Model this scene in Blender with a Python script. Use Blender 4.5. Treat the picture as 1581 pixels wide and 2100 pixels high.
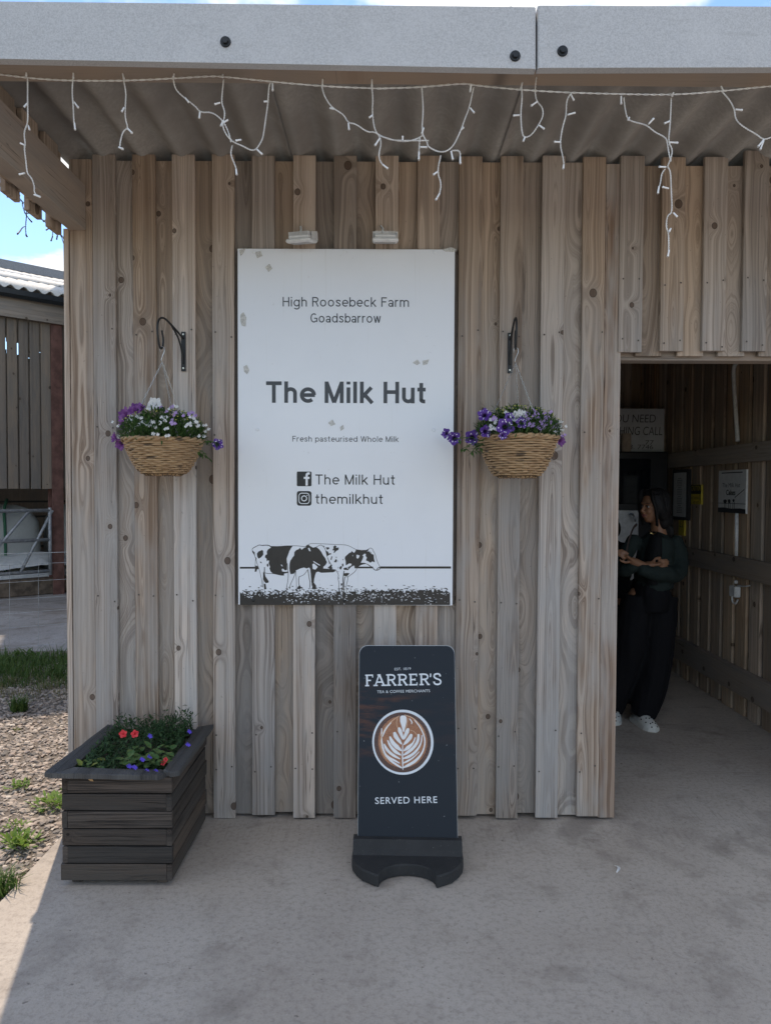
import bpy, bmesh, math, random
from mathutils import Vector, Matrix, Euler, noise as mnoise
import numpy as np
random.seed(7)
R_ = math.radians
scene = bpy.context.scene
for o in list(bpy.data.objects): bpy.data.objects.remove(o)
col = scene.collection

# ------------------------------------------------------------------ camera
CAM = Vector((0.0, -3.307, 1.53)); FPX = 1480.0
cam_rot = Matrix.Rotation(R_(90-1.74), 3, 'X') @ Matrix.Rotation(0.004, 3, 'Z')
cd = bpy.data.cameras.new('camera'); cam = bpy.data.objects.new('camera', cd); col.objects.link(cam)
cam.matrix_world = Matrix.Translation(CAM) @ cam_rot.to_4x4()
cd.sensor_fit = 'VERTICAL'; cd.sensor_height = 24.0; cd.lens = 24.0*FPX/2100.0
cd.clip_start = 0.05; cd.clip_end = 2000
scene.camera = cam
CLOUD_SEED = 8.0
# ------------------------------------------------------------------ sky, sun, exposure
SUN_EL = R_(57); SUN_AZ = math.atan2(-0.27, 0.96)          # behind the hut, a little to the left
w = bpy.data.worlds.new('World'); scene.world = w; w.use_nodes = True
wt = w.node_tree; wt.nodes.clear()
def wn(t, **k):
    n = wt.nodes.new(t)
    for a, b in k.items(): setattr(n, a, b)
    return n
sky = wn('ShaderNodeTexSky', sky_type='NISHITA', sun_disc=False, sun_elevation=SUN_EL, sun_rotation=SUN_AZ)
sky.air_density = 1.0; sky.dust_density = 0.0; sky.ozone_density = 3.0
tc = wn('ShaderNodeTexCoord'); sp = wn('ShaderNodeSeparateXYZ'); wt.links.new(tc.outputs['Generated'], sp.inputs[0])
def wm_(op, a, b=None):
    n = wn('ShaderNodeMath', operation=op)
    for i, x in enumerate((a, b)):
        if x is None: continue
        if isinstance(x, (int, float)): n.inputs[i].default_value = x
        else: wt.links.new(x, n.inputs[i])
    return n.outputs[0]
den = wm_('ADD', wm_('MAXIMUM', sp.outputs[2], 0.0), 0.16)
cb = wn('ShaderNodeCombineXYZ')
wt.links.new(wm_('DIVIDE', sp.outputs[0], den), cb.inputs[0]); wt.links.new(wm_('DIVIDE', sp.outputs[1], den), cb.inputs[1])
cn = wn('ShaderNodeTexNoise'); cn.inputs['Scale'].default_value = 1.9; cn.inputs['Detail'].default_value = 6; cn.inputs['Roughness'].default_value = 0.58
cb.inputs[2].default_value = CLOUD_SEED
wt.links.new(cb.outputs[0], cn.inputs['Vector'])
cr = wn('ShaderNodeMapRange', interpolation_type='SMOOTHSTEP'); cr.inputs[1].default_value = 0.48; cr.inputs[2].default_value = 0.60
wt.links.new(cn.outputs[0], cr.inputs[0])
mixc = wn('ShaderNodeMixRGB'); wt.links.new(cr.outputs[0], mixc.inputs[0]); wt.links.new(sky.outputs[0], mixc.inputs[1])
mixc.inputs[2].default_value = (5.6, 5.6, 5.6, 1)
bg = wn('ShaderNodeBackground'); bg.inputs[1].default_value = 0.125
wo = wn('ShaderNodeOutputWorld'); wt.links.new(mixc.outputs[0], bg.inputs[0]); wt.links.new(bg.outputs[0], wo.inputs[0])
sd = bpy.data.lights.new('sun', 'SUN'); sd.energy = 2.4; sd.angle = R_(0.5); sd.color = (1.0, 0.87, 0.72)
sun = bpy.data.objects.new('sun', sd); col.objects.link(sun)
S = Vector((math.sin(SUN_AZ)*math.cos(SUN_EL), math.cos(SUN_AZ)*math.cos(SUN_EL), math.sin(SUN_EL)))
sun.rotation_euler = S.to_track_quat('Z', 'Y').to_euler(); sun.location = (-6, 20, 30)
vs = scene.view_settings; vs.view_transform = 'Standard'; vs.look = 'None'; vs.gamma = 1; vs.exposure = 0.95; vs.use_curve_mapping = False
try:
    scene.cycles.max_bounces = 5; scene.cycles.diffuse_bounces = 3; scene.cycles.glossy_bounces = 2; scene.cycles.transmission_bounces = 2
except Exception: pass

# ------------------------------------------------------------------ pixel of the photograph -> point on a real plane
def ray(px, py): return cam_rot @ Vector(((px-790.5)/FPX, -(py-1050)/FPX, -1.0))
def at(px, py, Y=0.0):
    d = ray(px, py); return CAM + d*((Y-CAM.y)/d.y)
def atz(px, py, z=0.0):
    d = ray(px, py); return CAM + d*((z-CAM.z)/d.z)
def atx(px, py, X):
    d = ray(px, py); return CAM + d*((X-CAM.x)/d.x)
def X0(px, py=1000): return at(px, py, 0).x
def Z0(py, px=790): return at(px, py, 0).z

# ------------------------------------------------------------------ object helpers
def wmat(o):
    if o.parent is None: return o.matrix_basis.copy()
    return wmat(o.parent) @ o.matrix_parent_inverse @ o.matrix_basis
def link(name, data, mat=None, parent=None, M=None):
    o = bpy.data.objects.new(name, data); col.objects.link(o)
    if mat is not None and data is not None and len(data.materials) == 0: data.materials.append(mat)
    if M is not None: o.matrix_basis = M
    if parent is not None:
        o.parent = parent; o.matrix_parent_inverse = wmat(parent).inverted()
    return o
def tag(o, label, cat, group=None):
    o['label'] = label; o['category'] = cat
    if group: o['group'] = group
    return o
def empty(name, loc, label, cat, group=None):
    o = bpy.data.objects.new(name, None); col.objects.link(o); o.matrix_basis = Matrix.Translation(Vector(loc)); o.empty_display_size = 0.1
    return tag(o, label, cat, group)
def stuff(o): o['kind'] = 'stuff'; return o
def structure(o): o['kind'] = 'structure'; return o
def copy_tree(o, M, parent=None):
    """copy a thing (world matrix M applied on the left) with its parts"""
    c = o.copy(); col.objects.link(c)
    for ch in [x for x in bpy.data.objects if x.parent == o]:
        copy_tree_child(ch, c)
    c.matrix_basis = M @ o.matrix_basis
    return c
def copy_tree_child(ch, newp):
    k = ch.copy(); col.objects.link(k); k.parent = newp; k.matrix_parent_inverse = ch.matrix_parent_inverse.copy()
    for g in [x for x in bpy.data.objects if x.parent == ch]: copy_tree_child(g, k)

class MB:
    def __init__(s): s.v = []; s.f = []
    def add(s, vs, fs):
        b = len(s.v); s.v += [tuple(p) for p in vs]; s.f += [tuple(i+b for i in f) for f in fs]
    def box(s, lo, hi, M=None):
        (a, b, c), (d, e, f) = lo, hi
        vs = [Vector(p) for p in ((a,b,c),(d,b,c),(d,e,c),(a,e,c),(a,b,f),(d,b,f),(d,e,f),(a,e,f))]
        if M is not None: vs = [M @ p for p in vs]
        s.add(vs, [(0,3,2,1),(4,5,6,7),(0,1,5,4),(1,2,6,5),(2,3,7,6),(3,0,4,7)]); return s
    def cbox(s, lo, hi, b=0.004, M=None):      # box with all edges chamfered
        lo = Vector(lo); hi = Vector(hi); vs = []; idx = {}
        for k in range(8):
            sg = [(k >> i) & 1 for i in range(3)]
            for ax in range(3):
                p = [0, 0, 0]
                for i in range(3):
                    e = hi[i] if sg[i] else lo[i]; inn = e - b if sg[i] else e + b
                    p[i] = e if i == ax else inn
                idx[(k, ax)] = len(vs); vs.append(Vector(p))
        fs = []
        for ax in range(3):
            o1, o2 = [i for i in range(3) if i != ax]
            for sgn in (0, 1):
                ks = [(sgn << ax), (sgn << ax) | (1 << o1), (sgn << ax) | (1 << o1) | (1 << o2), (sgn << ax) | (1 << o2)]
                fs.append([idx[(k, ax)] for k in ks])
        for ax in range(3):
            o1, o2 = [i for i in range(3) if i != ax]
            for a in (0, 1):
                for c in (0, 1):
                    k0 = (a << o1) | (c << o2); k1 = k0 | (1 << ax)
                    fs.append([idx[(k0, o1)], idx[(k1, o1)], idx[(k1, o2)], idx[(k0, o2)]])
        for k in range(8): fs.append([idx[(k, 0)], idx[(k, 1)], idx[(k, 2)]])
        if M is not None: vs = [M @ p for p in vs]
        s.add(vs, fs); return s
    def tube(s, path, r, n=6, closed=False, cap=True):
        P = [Vector(p) for p in path]; m = len(P)
        rr = r if isinstance(r, (list, tuple)) else [r]*m
        if len(rr) != m: rr = [rr[min(len(rr)-1, int(round(i*(len(rr)-1)/(m-1))))] for i in range(m)]
        base = len(s.v); prev = None
        for i, p in enumerate(P):
            if closed: t = P[(i+1) % m] - P[i-1]
            else: t = P[min(i+1, m-1)] - P[max(i-1, 0)]
            if t.length < 1e-9: t = Vector((0, 0, 1))
            t.normalize()
            if prev is None:
                a = Vector((0, 0, 1)) if abs(t.z) < 0.9 else Vector((1, 0, 0))
                u = t.cross(a).normalized()
            else:
                u = prev - t*prev.dot(t)
                u = u.normalized() if u.length > 1e-6 else t.orthogonal().normalized()
            prev = u; vv = t.cross(u)
            ri = rr[i]; ra, rb = ri if isinstance(ri, (tuple, list)) else (ri, ri)
            for k in range(n):
                th = 2*math.pi*k/n; s.v.append(tuple(p + u*(ra*math.cos(th)) + vv*(rb*math.sin(th))))
        seg = m if closed else m-1
        for i in range(seg):
            j = (i+1) % m
            for k in range(n):
                l = (k+1) % n; s.f.append((base+i*n+k, base+i*n+l, base+j*n+l, base+j*n+k))
        if cap and not closed:
            s.f.append(tuple(base+k for k in reversed(range(n)))); s.f.append(tuple(base+(m-1)*n+k for k in range(n)))
        return s
    def loft(s, rings, cap=True, closed=True):
        n = len(rings[0]); b = len(s.v)
        for r in rings: s.v += [tuple(p) for p in r]
        for i in range(len(rings)-1):
            for k in range(n if closed else n-1):
                l = (k+1) % n; s.f.append((b+i*n+k, b+i*n+l, b+(i+1)*n+l, b+(i+1)*n+k))
        if cap and closed:
            s.f.append(tuple(b+k for k in reversed(range(n)))); s.f.append(tuple(b+(len(rings)-1)*n+k for k in range(n)))
        return s
    def prism(s, pts, p0, ex, ey, ez, depth):
        """2-D outline extruded: p0 + x*ex + y*ey, thickness depth along ez"""
        n = len(pts); p0 = Vector(p0); ex, ey, ez = Vector(ex), Vector(ey), Vector(ez)
        a = [p0 + ex*x + ey*y for x, y in pts]; c = [p + ez*depth for p in a]
        s.add(a + c, [tuple(reversed(range(n))), tuple(range(n, 2*n))] + [(i, (i+1) % n, n+(i+1) % n, n+i) for i in range(n)]); return s
    def mesh(s, name, smooth=False):
        me = bpy.data.meshes.new(name); me.from_pydata(s.v, [], s.f); me.update()
        if smooth: me.polygons.foreach_set('use_smooth', [True]*len(me.polygons))
        return me
    def build(s, name, mat, parent=None, smooth=False, fixn=True):
        me = s.mesh(name, smooth)
        if fixn:
            bm = bmesh.new(); bm.from_mesh(me); bmesh.ops.recalc_face_normals(bm, faces=bm.faces); bm.to_mesh(me); bm.free()
        return link(name, me, mat, parent)

_pl = {}
def plank_mesh(w, t, L, ch=0.002):
    key = (round(w, 4), round(t, 4), round(L, 3))
    if key not in _pl:
        x, y = w/2, t/2
        sec = [(-x+ch,-y),(x-ch,-y),(x,-y+ch),(x,y-ch),(x-ch,y),(-x+ch,y),(-x,y-ch),(-x,-y+ch)]
        m = MB(); m.loft([[(a, b, -L/2) for a, b in sec], [(a, b, L/2) for a, b in sec]])
        _pl[key] = m.mesh('plank')
    return _pl[key]
AX = {'Z': Matrix.Identity(3),
      'ZX': Matrix(((0,-1,0),(1,0,0),(0,0,1))),                # upright, thickness along X
      'X': Matrix(((0,0,1),(0,1,0),(-1,0,0))),                 # lies along X, thickness along Y
      'XZ': Matrix(((0,0,1),(-1,0,0),(0,-1,0))),               # lies along X, thickness along Z
      'Y': Matrix(((0,1,0),(0,0,1),(1,0,0))),                  # lies along Y, thickness along X
      'YZ': Matrix(((1,0,0),(0,0,1),(0,-1,0)))}                # lies along Y, thickness along Z
def plank(name, parent, mat, c, w, t, L, ax='Z', tilt=0.0, pre=None, ch=0.002):
    A = AX[ax].copy()
    if tilt: A = A @ Matrix.Rotation(tilt, 3, 'Y')
    M = Matrix.Translation(Vector(c)) @ A.to_4x4()
    if pre is not None: M = pre @ M
    me = plank_mesh(w, t, L, ch)
    if len(me.materials) == 0: me.materials.append(mat)
    o = link(name, me, None, parent, M)
    if me.materials[0] != mat:
        o.material_slots[0].link = 'OBJECT'; o.material_slots[0].material = mat
    return o

# ------------------------------------------------------------------ material helpers
class NT:
    def __init__(s, name):
        s.m = bpy.data.materials.new(name); s.m.use_nodes = True; s.t = s.m.node_tree; s.t.nodes.clear()
        s.out = s.n('ShaderNodeOutputMaterial'); s.b = s.n('ShaderNodeBsdfPrincipled'); s.l(s.b.outputs[0], s.out.inputs[0])
    def n(s, t, **k):
        x = s.t.nodes.new(t)
        for a, b in k.items(): setattr(x, a, b)
        return x
    def l(s, a, b): s.t.links.new(a, b)
    def put(s, sock, v):
        if isinstance(v, bpy.types.NodeSocket): s.l(v, sock)
        elif isinstance(v, (tuple, list)) and len(v) == 3 and sock.type == 'RGBA': sock.default_value = (*v, 1)
        else: sock.default_value = v
    def mt(s, op, *a):
        x = s.n('ShaderNodeMath', operation=op)
        for i, v in enumerate(a): s.put(x.inputs[i], v)
        return x.outputs[0]
    def add(s, a, b): return s.mt('ADD', a, b)
    def sub(s, a, b): return s.mt('SUBTRACT', a, b)
    def mul(s, a, b): return s.mt('MULTIPLY', a, b)
    def xyz(s, x=0.0, y=0.0, z=0.0):
        c = s.n('ShaderNodeCombineXYZ'); s.put(c.inputs[0], x); s.put(c.inputs[1], y); s.put(c.inputs[2], z); return c.outputs[0]
    def sep(s, v):
        c = s.n('ShaderNodeSeparateXYZ'); s.l(v, c.inputs[0]); return c.outputs
    def obj(s): return s.n('ShaderNodeTexCoord').outputs['Object']
    def pos(s): return s.n('ShaderNodeNewGeometry').outputs['Position']
    def rnd(s): return s.n('ShaderNodeObjectInfo').outputs['Random']
    def noise(s, vec=None, scale=5, detail=3, rough=0.5, dist=0.0):
        x = s.n('ShaderNodeTexNoise'); s.put(x.inputs['Scale'], scale); s.put(x.inputs['Detail'], detail); s.put(x.inputs['Roughness'], rough); s.put(x.inputs['Distortion'], dist)
        if vec is not None: s.l(vec, x.inputs['Vector'])
        return x.outputs[0]
    def rng(s, v, a, b, c=0.0, d=1.0, smooth=True):
        x = s.n('ShaderNodeMapRange', interpolation_type='SMOOTHSTEP' if smooth else 'LINEAR')
        for i, q in enumerate((v, a, b, c, d)): s.put(x.inputs[i], q)
        return x.outputs[0]
    def mix(s, f, a, b, mode='MIX'):
        x = s.n('ShaderNodeMixRGB', blend_type=mode); s.put(x.inputs[0], f); s.put(x.inputs[1], a); s.put(x.inputs[2], b); return x.outputs[0]
    def bump(s, h, strength=0.3, dist=0.01):
        x = s.n('ShaderNodeBump'); s.put(x.inputs['Strength'], strength); s.put(x.inputs['Distance'], dist); s.l(h, x.inputs['Height']); s.l(x.outputs[0], s.b.inputs['Normal']); return x
    def set(s, color=None, rough=None, metal=None, spec=None):
        if color is not None: s.put(s.b.inputs['Base Color'], color)
        if rough is not None: s.put(s.b.inputs['Roughness'], rough)
        if metal is not None: s.put(s.b.inputs['Metallic'], metal)
        if spec is not None: s.put(s.b.inputs['Specular IOR Level'], spec)
        return s.m

def plain(name, c, rough=0.6, metal=0.0, var=0.12, scale=30, bump=0.0, spec=0.4):
    k = NT(name); n = k.noise(k.obj(), scale, 4, 0.6)
    cc = k.mix(k.rng(n, 0.3, 0.7), tuple(x*(1-var) for x in c), tuple(min(1, x*(1+var)) for x in c))
    if bump: k.bump(n, bump, 0.004)
    return k.set(cc, rough, metal, spec)

def wood(name, light, dark, knot, grey, ring=0.55, knots=0.5, sheltered=None, spacing=0.009, wamp=0.14, rough=0.8, bump=0.35, streak=0.35):
    k = NT(name); R = k.rnd(); x, y, z = k.sep(k.obj())
    v = k.add(z, k.mul(R, 37.0))
    u = k.add(x, k.mul(k.sub(k.mt('FRACT', k.mul(R, 7.31)), 0.5), 0.10))
    n1 = k.noise(k.xyz(0.0, k.mul(R, 50.0), v), 1.1, 2, 0.5)
    wv = k.mul(k.sub(n1, 0.5), wamp)
    # knots
    vx = k.add(k.mul(x, 5.0), k.mul(R, 19.0)); vz = k.mul(v, 2.6)
    vo = k.n('ShaderNodeTexVoronoi', voronoi_dimensions='2D'); k.put(vo.inputs['Scale'], 1.0); k.put(vo.inputs['Randomness'], 0.85)
    k.l(k.xyz(vx, vz, 0.0), vo.inputs['Vector'])
    p = k.sep(vo.outputs['Position']); cr_ = k.sep(vo.outputs['Color'])
    dx = k.mul(k.sub(p[0], vx), 0.2); dz = k.mul(k.sub(p[1], vz), 0.33)
    dk = k.mt('SQRT', k.add(k.mul(dx, dx), k.mul(dz, dz)))
    ex = k.mt('LESS_THAN', cr_[0], knots); rk = k.add(0.004, k.mul(cr_[1], 0.014))
    q = k.mt('DIVIDE', dk, k.add(0.012, k.mul(rk, 1.6)))
    infl = k.mul(k.mt('EXPONENT', k.mul(k.mul(q, q), -1.0)), ex)
    fine = k.noise(k.xyz(k.mul(x, 30.0), k.mul(y, 30.0), k.mul(v, 1.6)), 1.0, 3, 0.6)
    r = k.mt('SQRT', k.add(k.add(k.mul(u, u), k.mul(wv, wv)), 0.00002))
    warp = k.noise(k.xyz(k.mul(x, 11.0), k.mul(R, 23.0), k.mul(v, 1.25)), 1.0, 2, 0.5)
    r = k.add(k.add(k.add(r, k.mul(infl, 0.035)), k.mul(fine, 0.006)), k.mul(warp, 0.045))
    rn = k.noise(k.xyz(k.mul(r, 0.85/spacing), k.mul(R, 9.0), k.mul(v, 0.25)), 1.0, 3, 0.72)
    wide = k.noise(k.xyz(k.mul(r, 22.0), k.mul(R, 17.0), 0.0), 1.0, 1, 0.5)
    rg = k.add(k.mul(k.rng(rn, 0.36, 0.70), 0.72), k.mul(k.rng(wide, 0.35, 0.65), 0.28))
    st = k.noise(k.xyz(k.mul(x, 330.0), k.mul(y, 330.0), k.mul(v, 5.0)), 1.0, 2, 0.7)
    fac = k.add(k.mul(rg, ring), k.mul(k.sub(st, 0.5), streak))
    c = k.mix(k.rng(fac, -0.05, 0.8), light, dark)
    ckn = k.noise(k.xyz(k.mul(x, 34.0), k.mul(R, 41.0), k.mul(v, 0.7)), 1.0, 2, 0.5); ckm = k.noise(k.xyz(k.mul(x, 8.0), k.mul(R, 3.0), k.mul(v, 1.6)), 1.0, 1, 0.5)
    crk = k.mul(k.rng(k.mt('ABSOLUTE', k.sub(ckn, 0.5)), 0.0, 0.013, 1.0, 0.0), k.rng(ckm, 0.50, 0.60))
    c = k.mix(k.mul(crk, 0.75), c, tuple(a*0.3 for a in dark))
    blot = k.noise(k.xyz(k.mul(x, 9.0), k.mul(R, 31.0), k.mul(v, 1.7)), 1.0, 3, 0.62)
    gm = k.rng(blot, 0.36, 0.66)
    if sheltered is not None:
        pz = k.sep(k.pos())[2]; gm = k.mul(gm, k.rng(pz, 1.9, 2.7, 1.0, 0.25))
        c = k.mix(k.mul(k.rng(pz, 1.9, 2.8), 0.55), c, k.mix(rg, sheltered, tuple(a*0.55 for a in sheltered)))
    c = k.mix(k.mul(gm, 0.78), c, k.mix(k.rng(st, 0.3, 0.75), tuple(a*0.72 for a in grey), grey))
    R2 = k.mt('FRACT', k.mul(R, 113.7)); R3 = k.mt('FRACT', k.mul(R, 57.3))
    hs = k.n('ShaderNodeHueSaturation'); k.put(hs.inputs['Saturation'], k.rng(R3, 0, 1, 0.65, 1.15, False)); k.put(hs.inputs['Value'], k.rng(R2, 0, 1, 0.68, 1.22, False)); k.l(c, hs.inputs['Color']); c = hs.outputs[0]
    kd = k.mul(k.rng(k.sub(dk, rk), -0.0015, 0.0015, 1.0, 0.0), ex)
    kr = k.mul(k.mul(k.rng(k.mt('ABSOLUTE', k.sub(dk, rk)), 0.0, 0.0022, 1.0, 0.0), ex), 0.8)
    halo = k.mul(k.mul(infl, 0.45), k.rng(blot, 0.3, 0.6))
    c = k.mix(halo, c, tuple(a*0.55 for a in light))
    c = k.mix(k.mul(kd, 0.8), c, knot); c = k.mix(kr, c, tuple(a*0.3 for a in knot))
    sm = k.noise(k.xyz(k.mul(x, 60.0), 0.0, k.mul(v, 60.0)), 1.0, 2, 0.5)
    c = k.mix(k.rng(sm, 0.68, 0.78, 0.0, 0.5), c, tuple(a*0.3 for a in grey))
    k.bump(k.sub(k.add(k.mul(st, 0.7), k.mul(rg, 0.35)), k.mul(crk, 1.2)), bump, 0.003)
    return k.set(c, rough, 0.0, 0.25)

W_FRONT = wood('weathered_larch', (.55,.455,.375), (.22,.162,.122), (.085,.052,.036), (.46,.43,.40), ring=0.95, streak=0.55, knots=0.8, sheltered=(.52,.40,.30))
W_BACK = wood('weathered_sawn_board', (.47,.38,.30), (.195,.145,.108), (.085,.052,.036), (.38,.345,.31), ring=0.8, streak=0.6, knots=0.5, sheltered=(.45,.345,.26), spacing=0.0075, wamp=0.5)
W_POST = wood('door_post_timber', (.52,.385,.285), (.21,.135,.09), (.12,.075,.05), (.47,.43,.39), ring=1.0, knots=0.2, spacing=0.011)
W_BEAM = wood('canopy_timber', (.37,.29,.225), (.23,.17,.13), (.10,.07,.05), (.32,.285,.25), ring=0.4, knots=0.35)
W_IN = wood('inside_board', (.56,.40,.26), (.29,.19,.12), (.08,.05,.035), (.40,.32,.24), ring=0.8, knots=0.6)
W_RAIL = wood('inside_rail', (.36,.28,.21), (.21,.16,.12), (.08,.06,.045), (.31,.27,.235), ring=0.5)
W_BARN = wood('barn_board', (.33,.255,.185), (.19,.14,.10), (.07,.05,.035), (.27,.235,.20), ring=0.5)
W_PLANT = wood('dark_stained_timber', (.105,.080,.063), (.015,.013,.012), (.010,.008,.007), (.088,.078,.068), ring=0.7, knots=0.4, rough=0.7, spacing=0.008, bump=0.8, streak=1.5)
W_RIM = wood('dark_rim_timber', (.075,.072,.070), (.016,.017,.019), (.010,.010,.010), (.13,.128,.125), ring=0.5, knots=0.2, rough=0.65, spacing=0.006, bump=1.0, streak=1.6)
# ================================================================== MATERIALS
def concrete(name, a, b, stain, streaks=True):
    k = NT(name); p = k.pos(); x, y, z = k.sep(p)
    big = k.noise(p, 0.9, 3, 0.62); mid = k.noise(p, 6.0, 5, 0.70); fine = k.noise(p, 130.0, 2, 0.7)
    c = k.mix(k.rng(big, 0.32, 0.68), a, b)
    c = k.mix(k.mul(k.rng(mid, 0.50, 0.74), 0.5), c, stain)
    c = k.mix(k.rng(fine, 0.55, 0.80, 0.0, 0.34), c, tuple(q*0.35 for q in stain))
    c = k.mix(k.rng(fine, 0.20, 0.42, 0.25, 0.0), c, tuple(min(1, q*1.5) for q in b))
    sp_ = k.noise(p, 38.0, 2, 0.5); c = k.mix(k.rng(sp_, 0.70, 0.76, 0.0, 0.6), c, tuple(q*0.4 for q in stain))
    blot = k.noise(p, 2.3, 4, 0.6, 0.6); c = k.mix(k.rng(blot, 0.54, 0.78, 0.0, 0.40), c, tuple(q*0.6 for q in stain))
    gr = k.noise(p, 45.0, 3, 0.75); c = k.mix(k.rng(gr, 0.45, 0.70, 0.0, 0.30), c, tuple(q*0.55 for q in stain)); c = k.mix(k.rng(gr, 0.28, 0.42, 0.12, 0.0), c, tuple(min(1, q*1.35) for q in b))
    h = k.add(k.add(k.mul(fine, 0.5), k.mul(mid, 0.4)), k.mul(gr, 0.5))
    if streaks:
        b1 = k.noise(k.xyz(k.mul(x, 90.0), k.mul(y, 4.0), 0.0), 1.0, 3, 0.65)
        b2 = k.noise(k.xyz(k.mul(x, 3.0), k.mul(y, 70.0), 0.0), 1.0, 3, 0.65)
        m1 = k.mul(k.rng(y, -0.55, -0.1), k.rng(y, 0.15, 0.3, 1.0, 0.0)); m2 = k.rng(y, 0.1, 0.5)
        sf = k.add(k.mul(k.sub(b1, 0.5), k.mul(m1, 0.9)), k.mul(k.sub(b2, 0.5), k.mul(m2, 0.9)))
        c = k.mix(k.rng(sf, 0.0, 0.35, 0.0, 0.55), c, tuple(q*0.5 for q in stain))
        h = k.add(h, k.mul(sf, 0.8))
    if streaks:
        dn_ = k.noise(p, 1.7, 4, 0.6, 0.8); c = k.mix(k.rng(dn_, 0.56, 0.70, 0.0, 0.45), c, tuple(q*0.62 for q in stain))
        sp2 = k.n('ShaderNodeTexVoronoi'); k.put(sp2.inputs['Scale'], 3.1); k.l(p, sp2.inputs['Vector']); c = k.mix(k.mul(k.rng(k.add(sp2.outputs['Distance'], k.mul(k.sub(mid, .5), .40)), 0.0, 0.07, 1.0, 0.0), 0.35), c, tuple(q*0.5 for q in stain))
    else:
        dn_ = k.noise(p, 0.8, 5, 0.65, 0.5); c = k.mix(k.rng(dn_, 0.42, 0.62, 0.0, 0.75), c, (.16,.125,.095))
    k.bump(h, 0.5, 0.004)
    return k.set(c, 0.88, 0.0, 0.25)
M_CONC = concrete('old_concrete', (.43,.37,.31), (.51,.45,.385), (.27,.225,.185))
M_YARD = concrete('yard_concrete', (.30,.275,.255), (.40,.375,.355), (.10,.075,.055), False)
M_KERB = plain('muddy_kerb', (.15,.115,.085), .9, var=.4, scale=9, bump=.5)
k = NT('farm_ground'); p = k.pos(); n1 = k.noise(p, 0.25, 5, 0.6); n2 = k.noise(p, 9.0, 4, 0.7)
M_GROUND = k.set(k.mix(k.rng(n2, 0.3, 0.7), k.mix(k.rng(n1, 0.4, 0.6), (.07,.095,.035), (.15,.13,.09)), (.10,.085,.06)), 0.95)
k = NT('gravel_bed_soil'); p = k.pos(); n1 = k.noise(p, 60.0, 4, 0.7); n2 = k.noise(p, 5, 3, 0.6)
k.bump(n1, 0.8, 0.01); M_SOIL = k.set(k.mix(k.rng(n1, 0.3, 0.7), (.10,.08,.062), k.mix(n2, (.24,.20,.16), (.17,.14,.115))), 0.95)
k = NT('gravel_stone'); a = k.n('ShaderNodeAttribute', attribute_name='tone'); t = a.outputs['Fac']
cr2 = k.n('ShaderNodeValToRGB'); k.l(t, cr2.inputs[0]); e = cr2.color_ramp.elements
e[0].position = 0.0; e[0].color = (.16,.145,.13,1); e[1].position = 1.0; e[1].color = (.54,.47,.39,1)
for ps, c in ((.3,(.31,.265,.225,1)), (.6,(.36,.30,.245,1)), (.8,(.41,.325,.265,1))):
    q = cr2.color_ramp.elements.new(ps); q.color = c
M_STONE = k.set(cr2.outputs[0], 0.9, 0, 0.2)
def leafmat(name, a, b, tr=0.35, rough=0.55):
    k = NT(name); n = k.noise(k.pos(), 55.0, 2, 0.5); c = k.mix(k.rng(n, 0.35, 0.65), a, b)
    k.set(c, rough, 0, 0.3); tl = k.n('ShaderNodeBsdfTranslucent'); k.l(c, tl.inputs[0]); mx = k.n('ShaderNodeMixShader'); mx.inputs[0].default_value = tr
    k.l(k.b.outputs[0], mx.inputs[1]); k.l(tl.outputs[0], mx.inputs[2]); k.l(mx.outputs[0], k.out.inputs[0]); return k.m
M_GRASS = leafmat('grass_blade', (.05,.11,.022), (.12,.17,.045))
M_DRYGRASS = leafmat('dry_grass', (.22,.18,.09), (.16,.17,.06))
M_WEED = leafmat('weed_leaf', (.13,.24,.04), (.24,.33,.07))
M_FOL = leafmat('basket_foliage', (.035,.09,.025), (.10,.18,.05))
M_FOL2 = leafmat('planter_foliage', (.028,.07,.026), (.065,.12,.045))
M_BROAD = leafmat('broad_leaf', (.075,.16,.055), (.15,.21,.065))
M_YELLOW = leafmat('yellowing_leaf', (.30,.31,.07), (.20,.26,.06))
M_WHITEFL = leafmat('white_petal', (.80,.80,.80), (.88,.88,.86), 0.25)
M_LILAC = leafmat('lilac_petal', (.42,.27,.62), (.58,.42,.72), 0.25)
M_MAUVE = leafmat('mauve_petal', (.16,.045,.22), (.30,.12,.36), 0.25)
M_BLUEFL = leafmat('blue_petal', (.10,.06,.55), (.16,.10,.70), 0.25)
M_REDFL = leafmat('red_petal', (.75,.035,.05), (.85,.09,.10), 0.3)
M_BUD = leafmat('yellow_bud', (.55,.55,.12), (.42,.48,.10), 0.2)
k = NT('speckled_petunia'); o_ = k.obj(); R = k.rnd(); x, y, z = k.sep(o_)
vec = k.xyz(k.add(x, k.mul(R, 3.0)), y, z); n = k.noise(vec, 150.0, 1, 0.4); rr = k.mt('SQRT', k.add(k.mul(x, x), k.mul(y, y)))
c = k.mix(k.rng(rr, 0.004, 0.014), (.02,.008,.05), k.mix(k.noise(vec, 40.0), (.065,.018,.20), (.11,.035,.31)))
M_PETUNIA = k.set(k.mix(k.mul(k.rng(n, 0.62, 0.67), k.rng(rr, 0.009, 0.013)), c, (.82,.80,.88)), 0.6)
k = NT('wicker'); x, y, z = k.sep(k.obj()); an = k.mt('ARCTAN2', y, x); n = k.noise(k.xyz(k.mul(an, 3.0), k.mul(z, 70.0), k.mul(k.rnd(), 20.0)), 1.0, 4, 0.65)
n2 = k.noise(k.xyz(k.mul(an, 1.6), k.mul(z, 50.0), k.mul(k.rnd(), 9.0)), 1.0, 2, 0.5)
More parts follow.
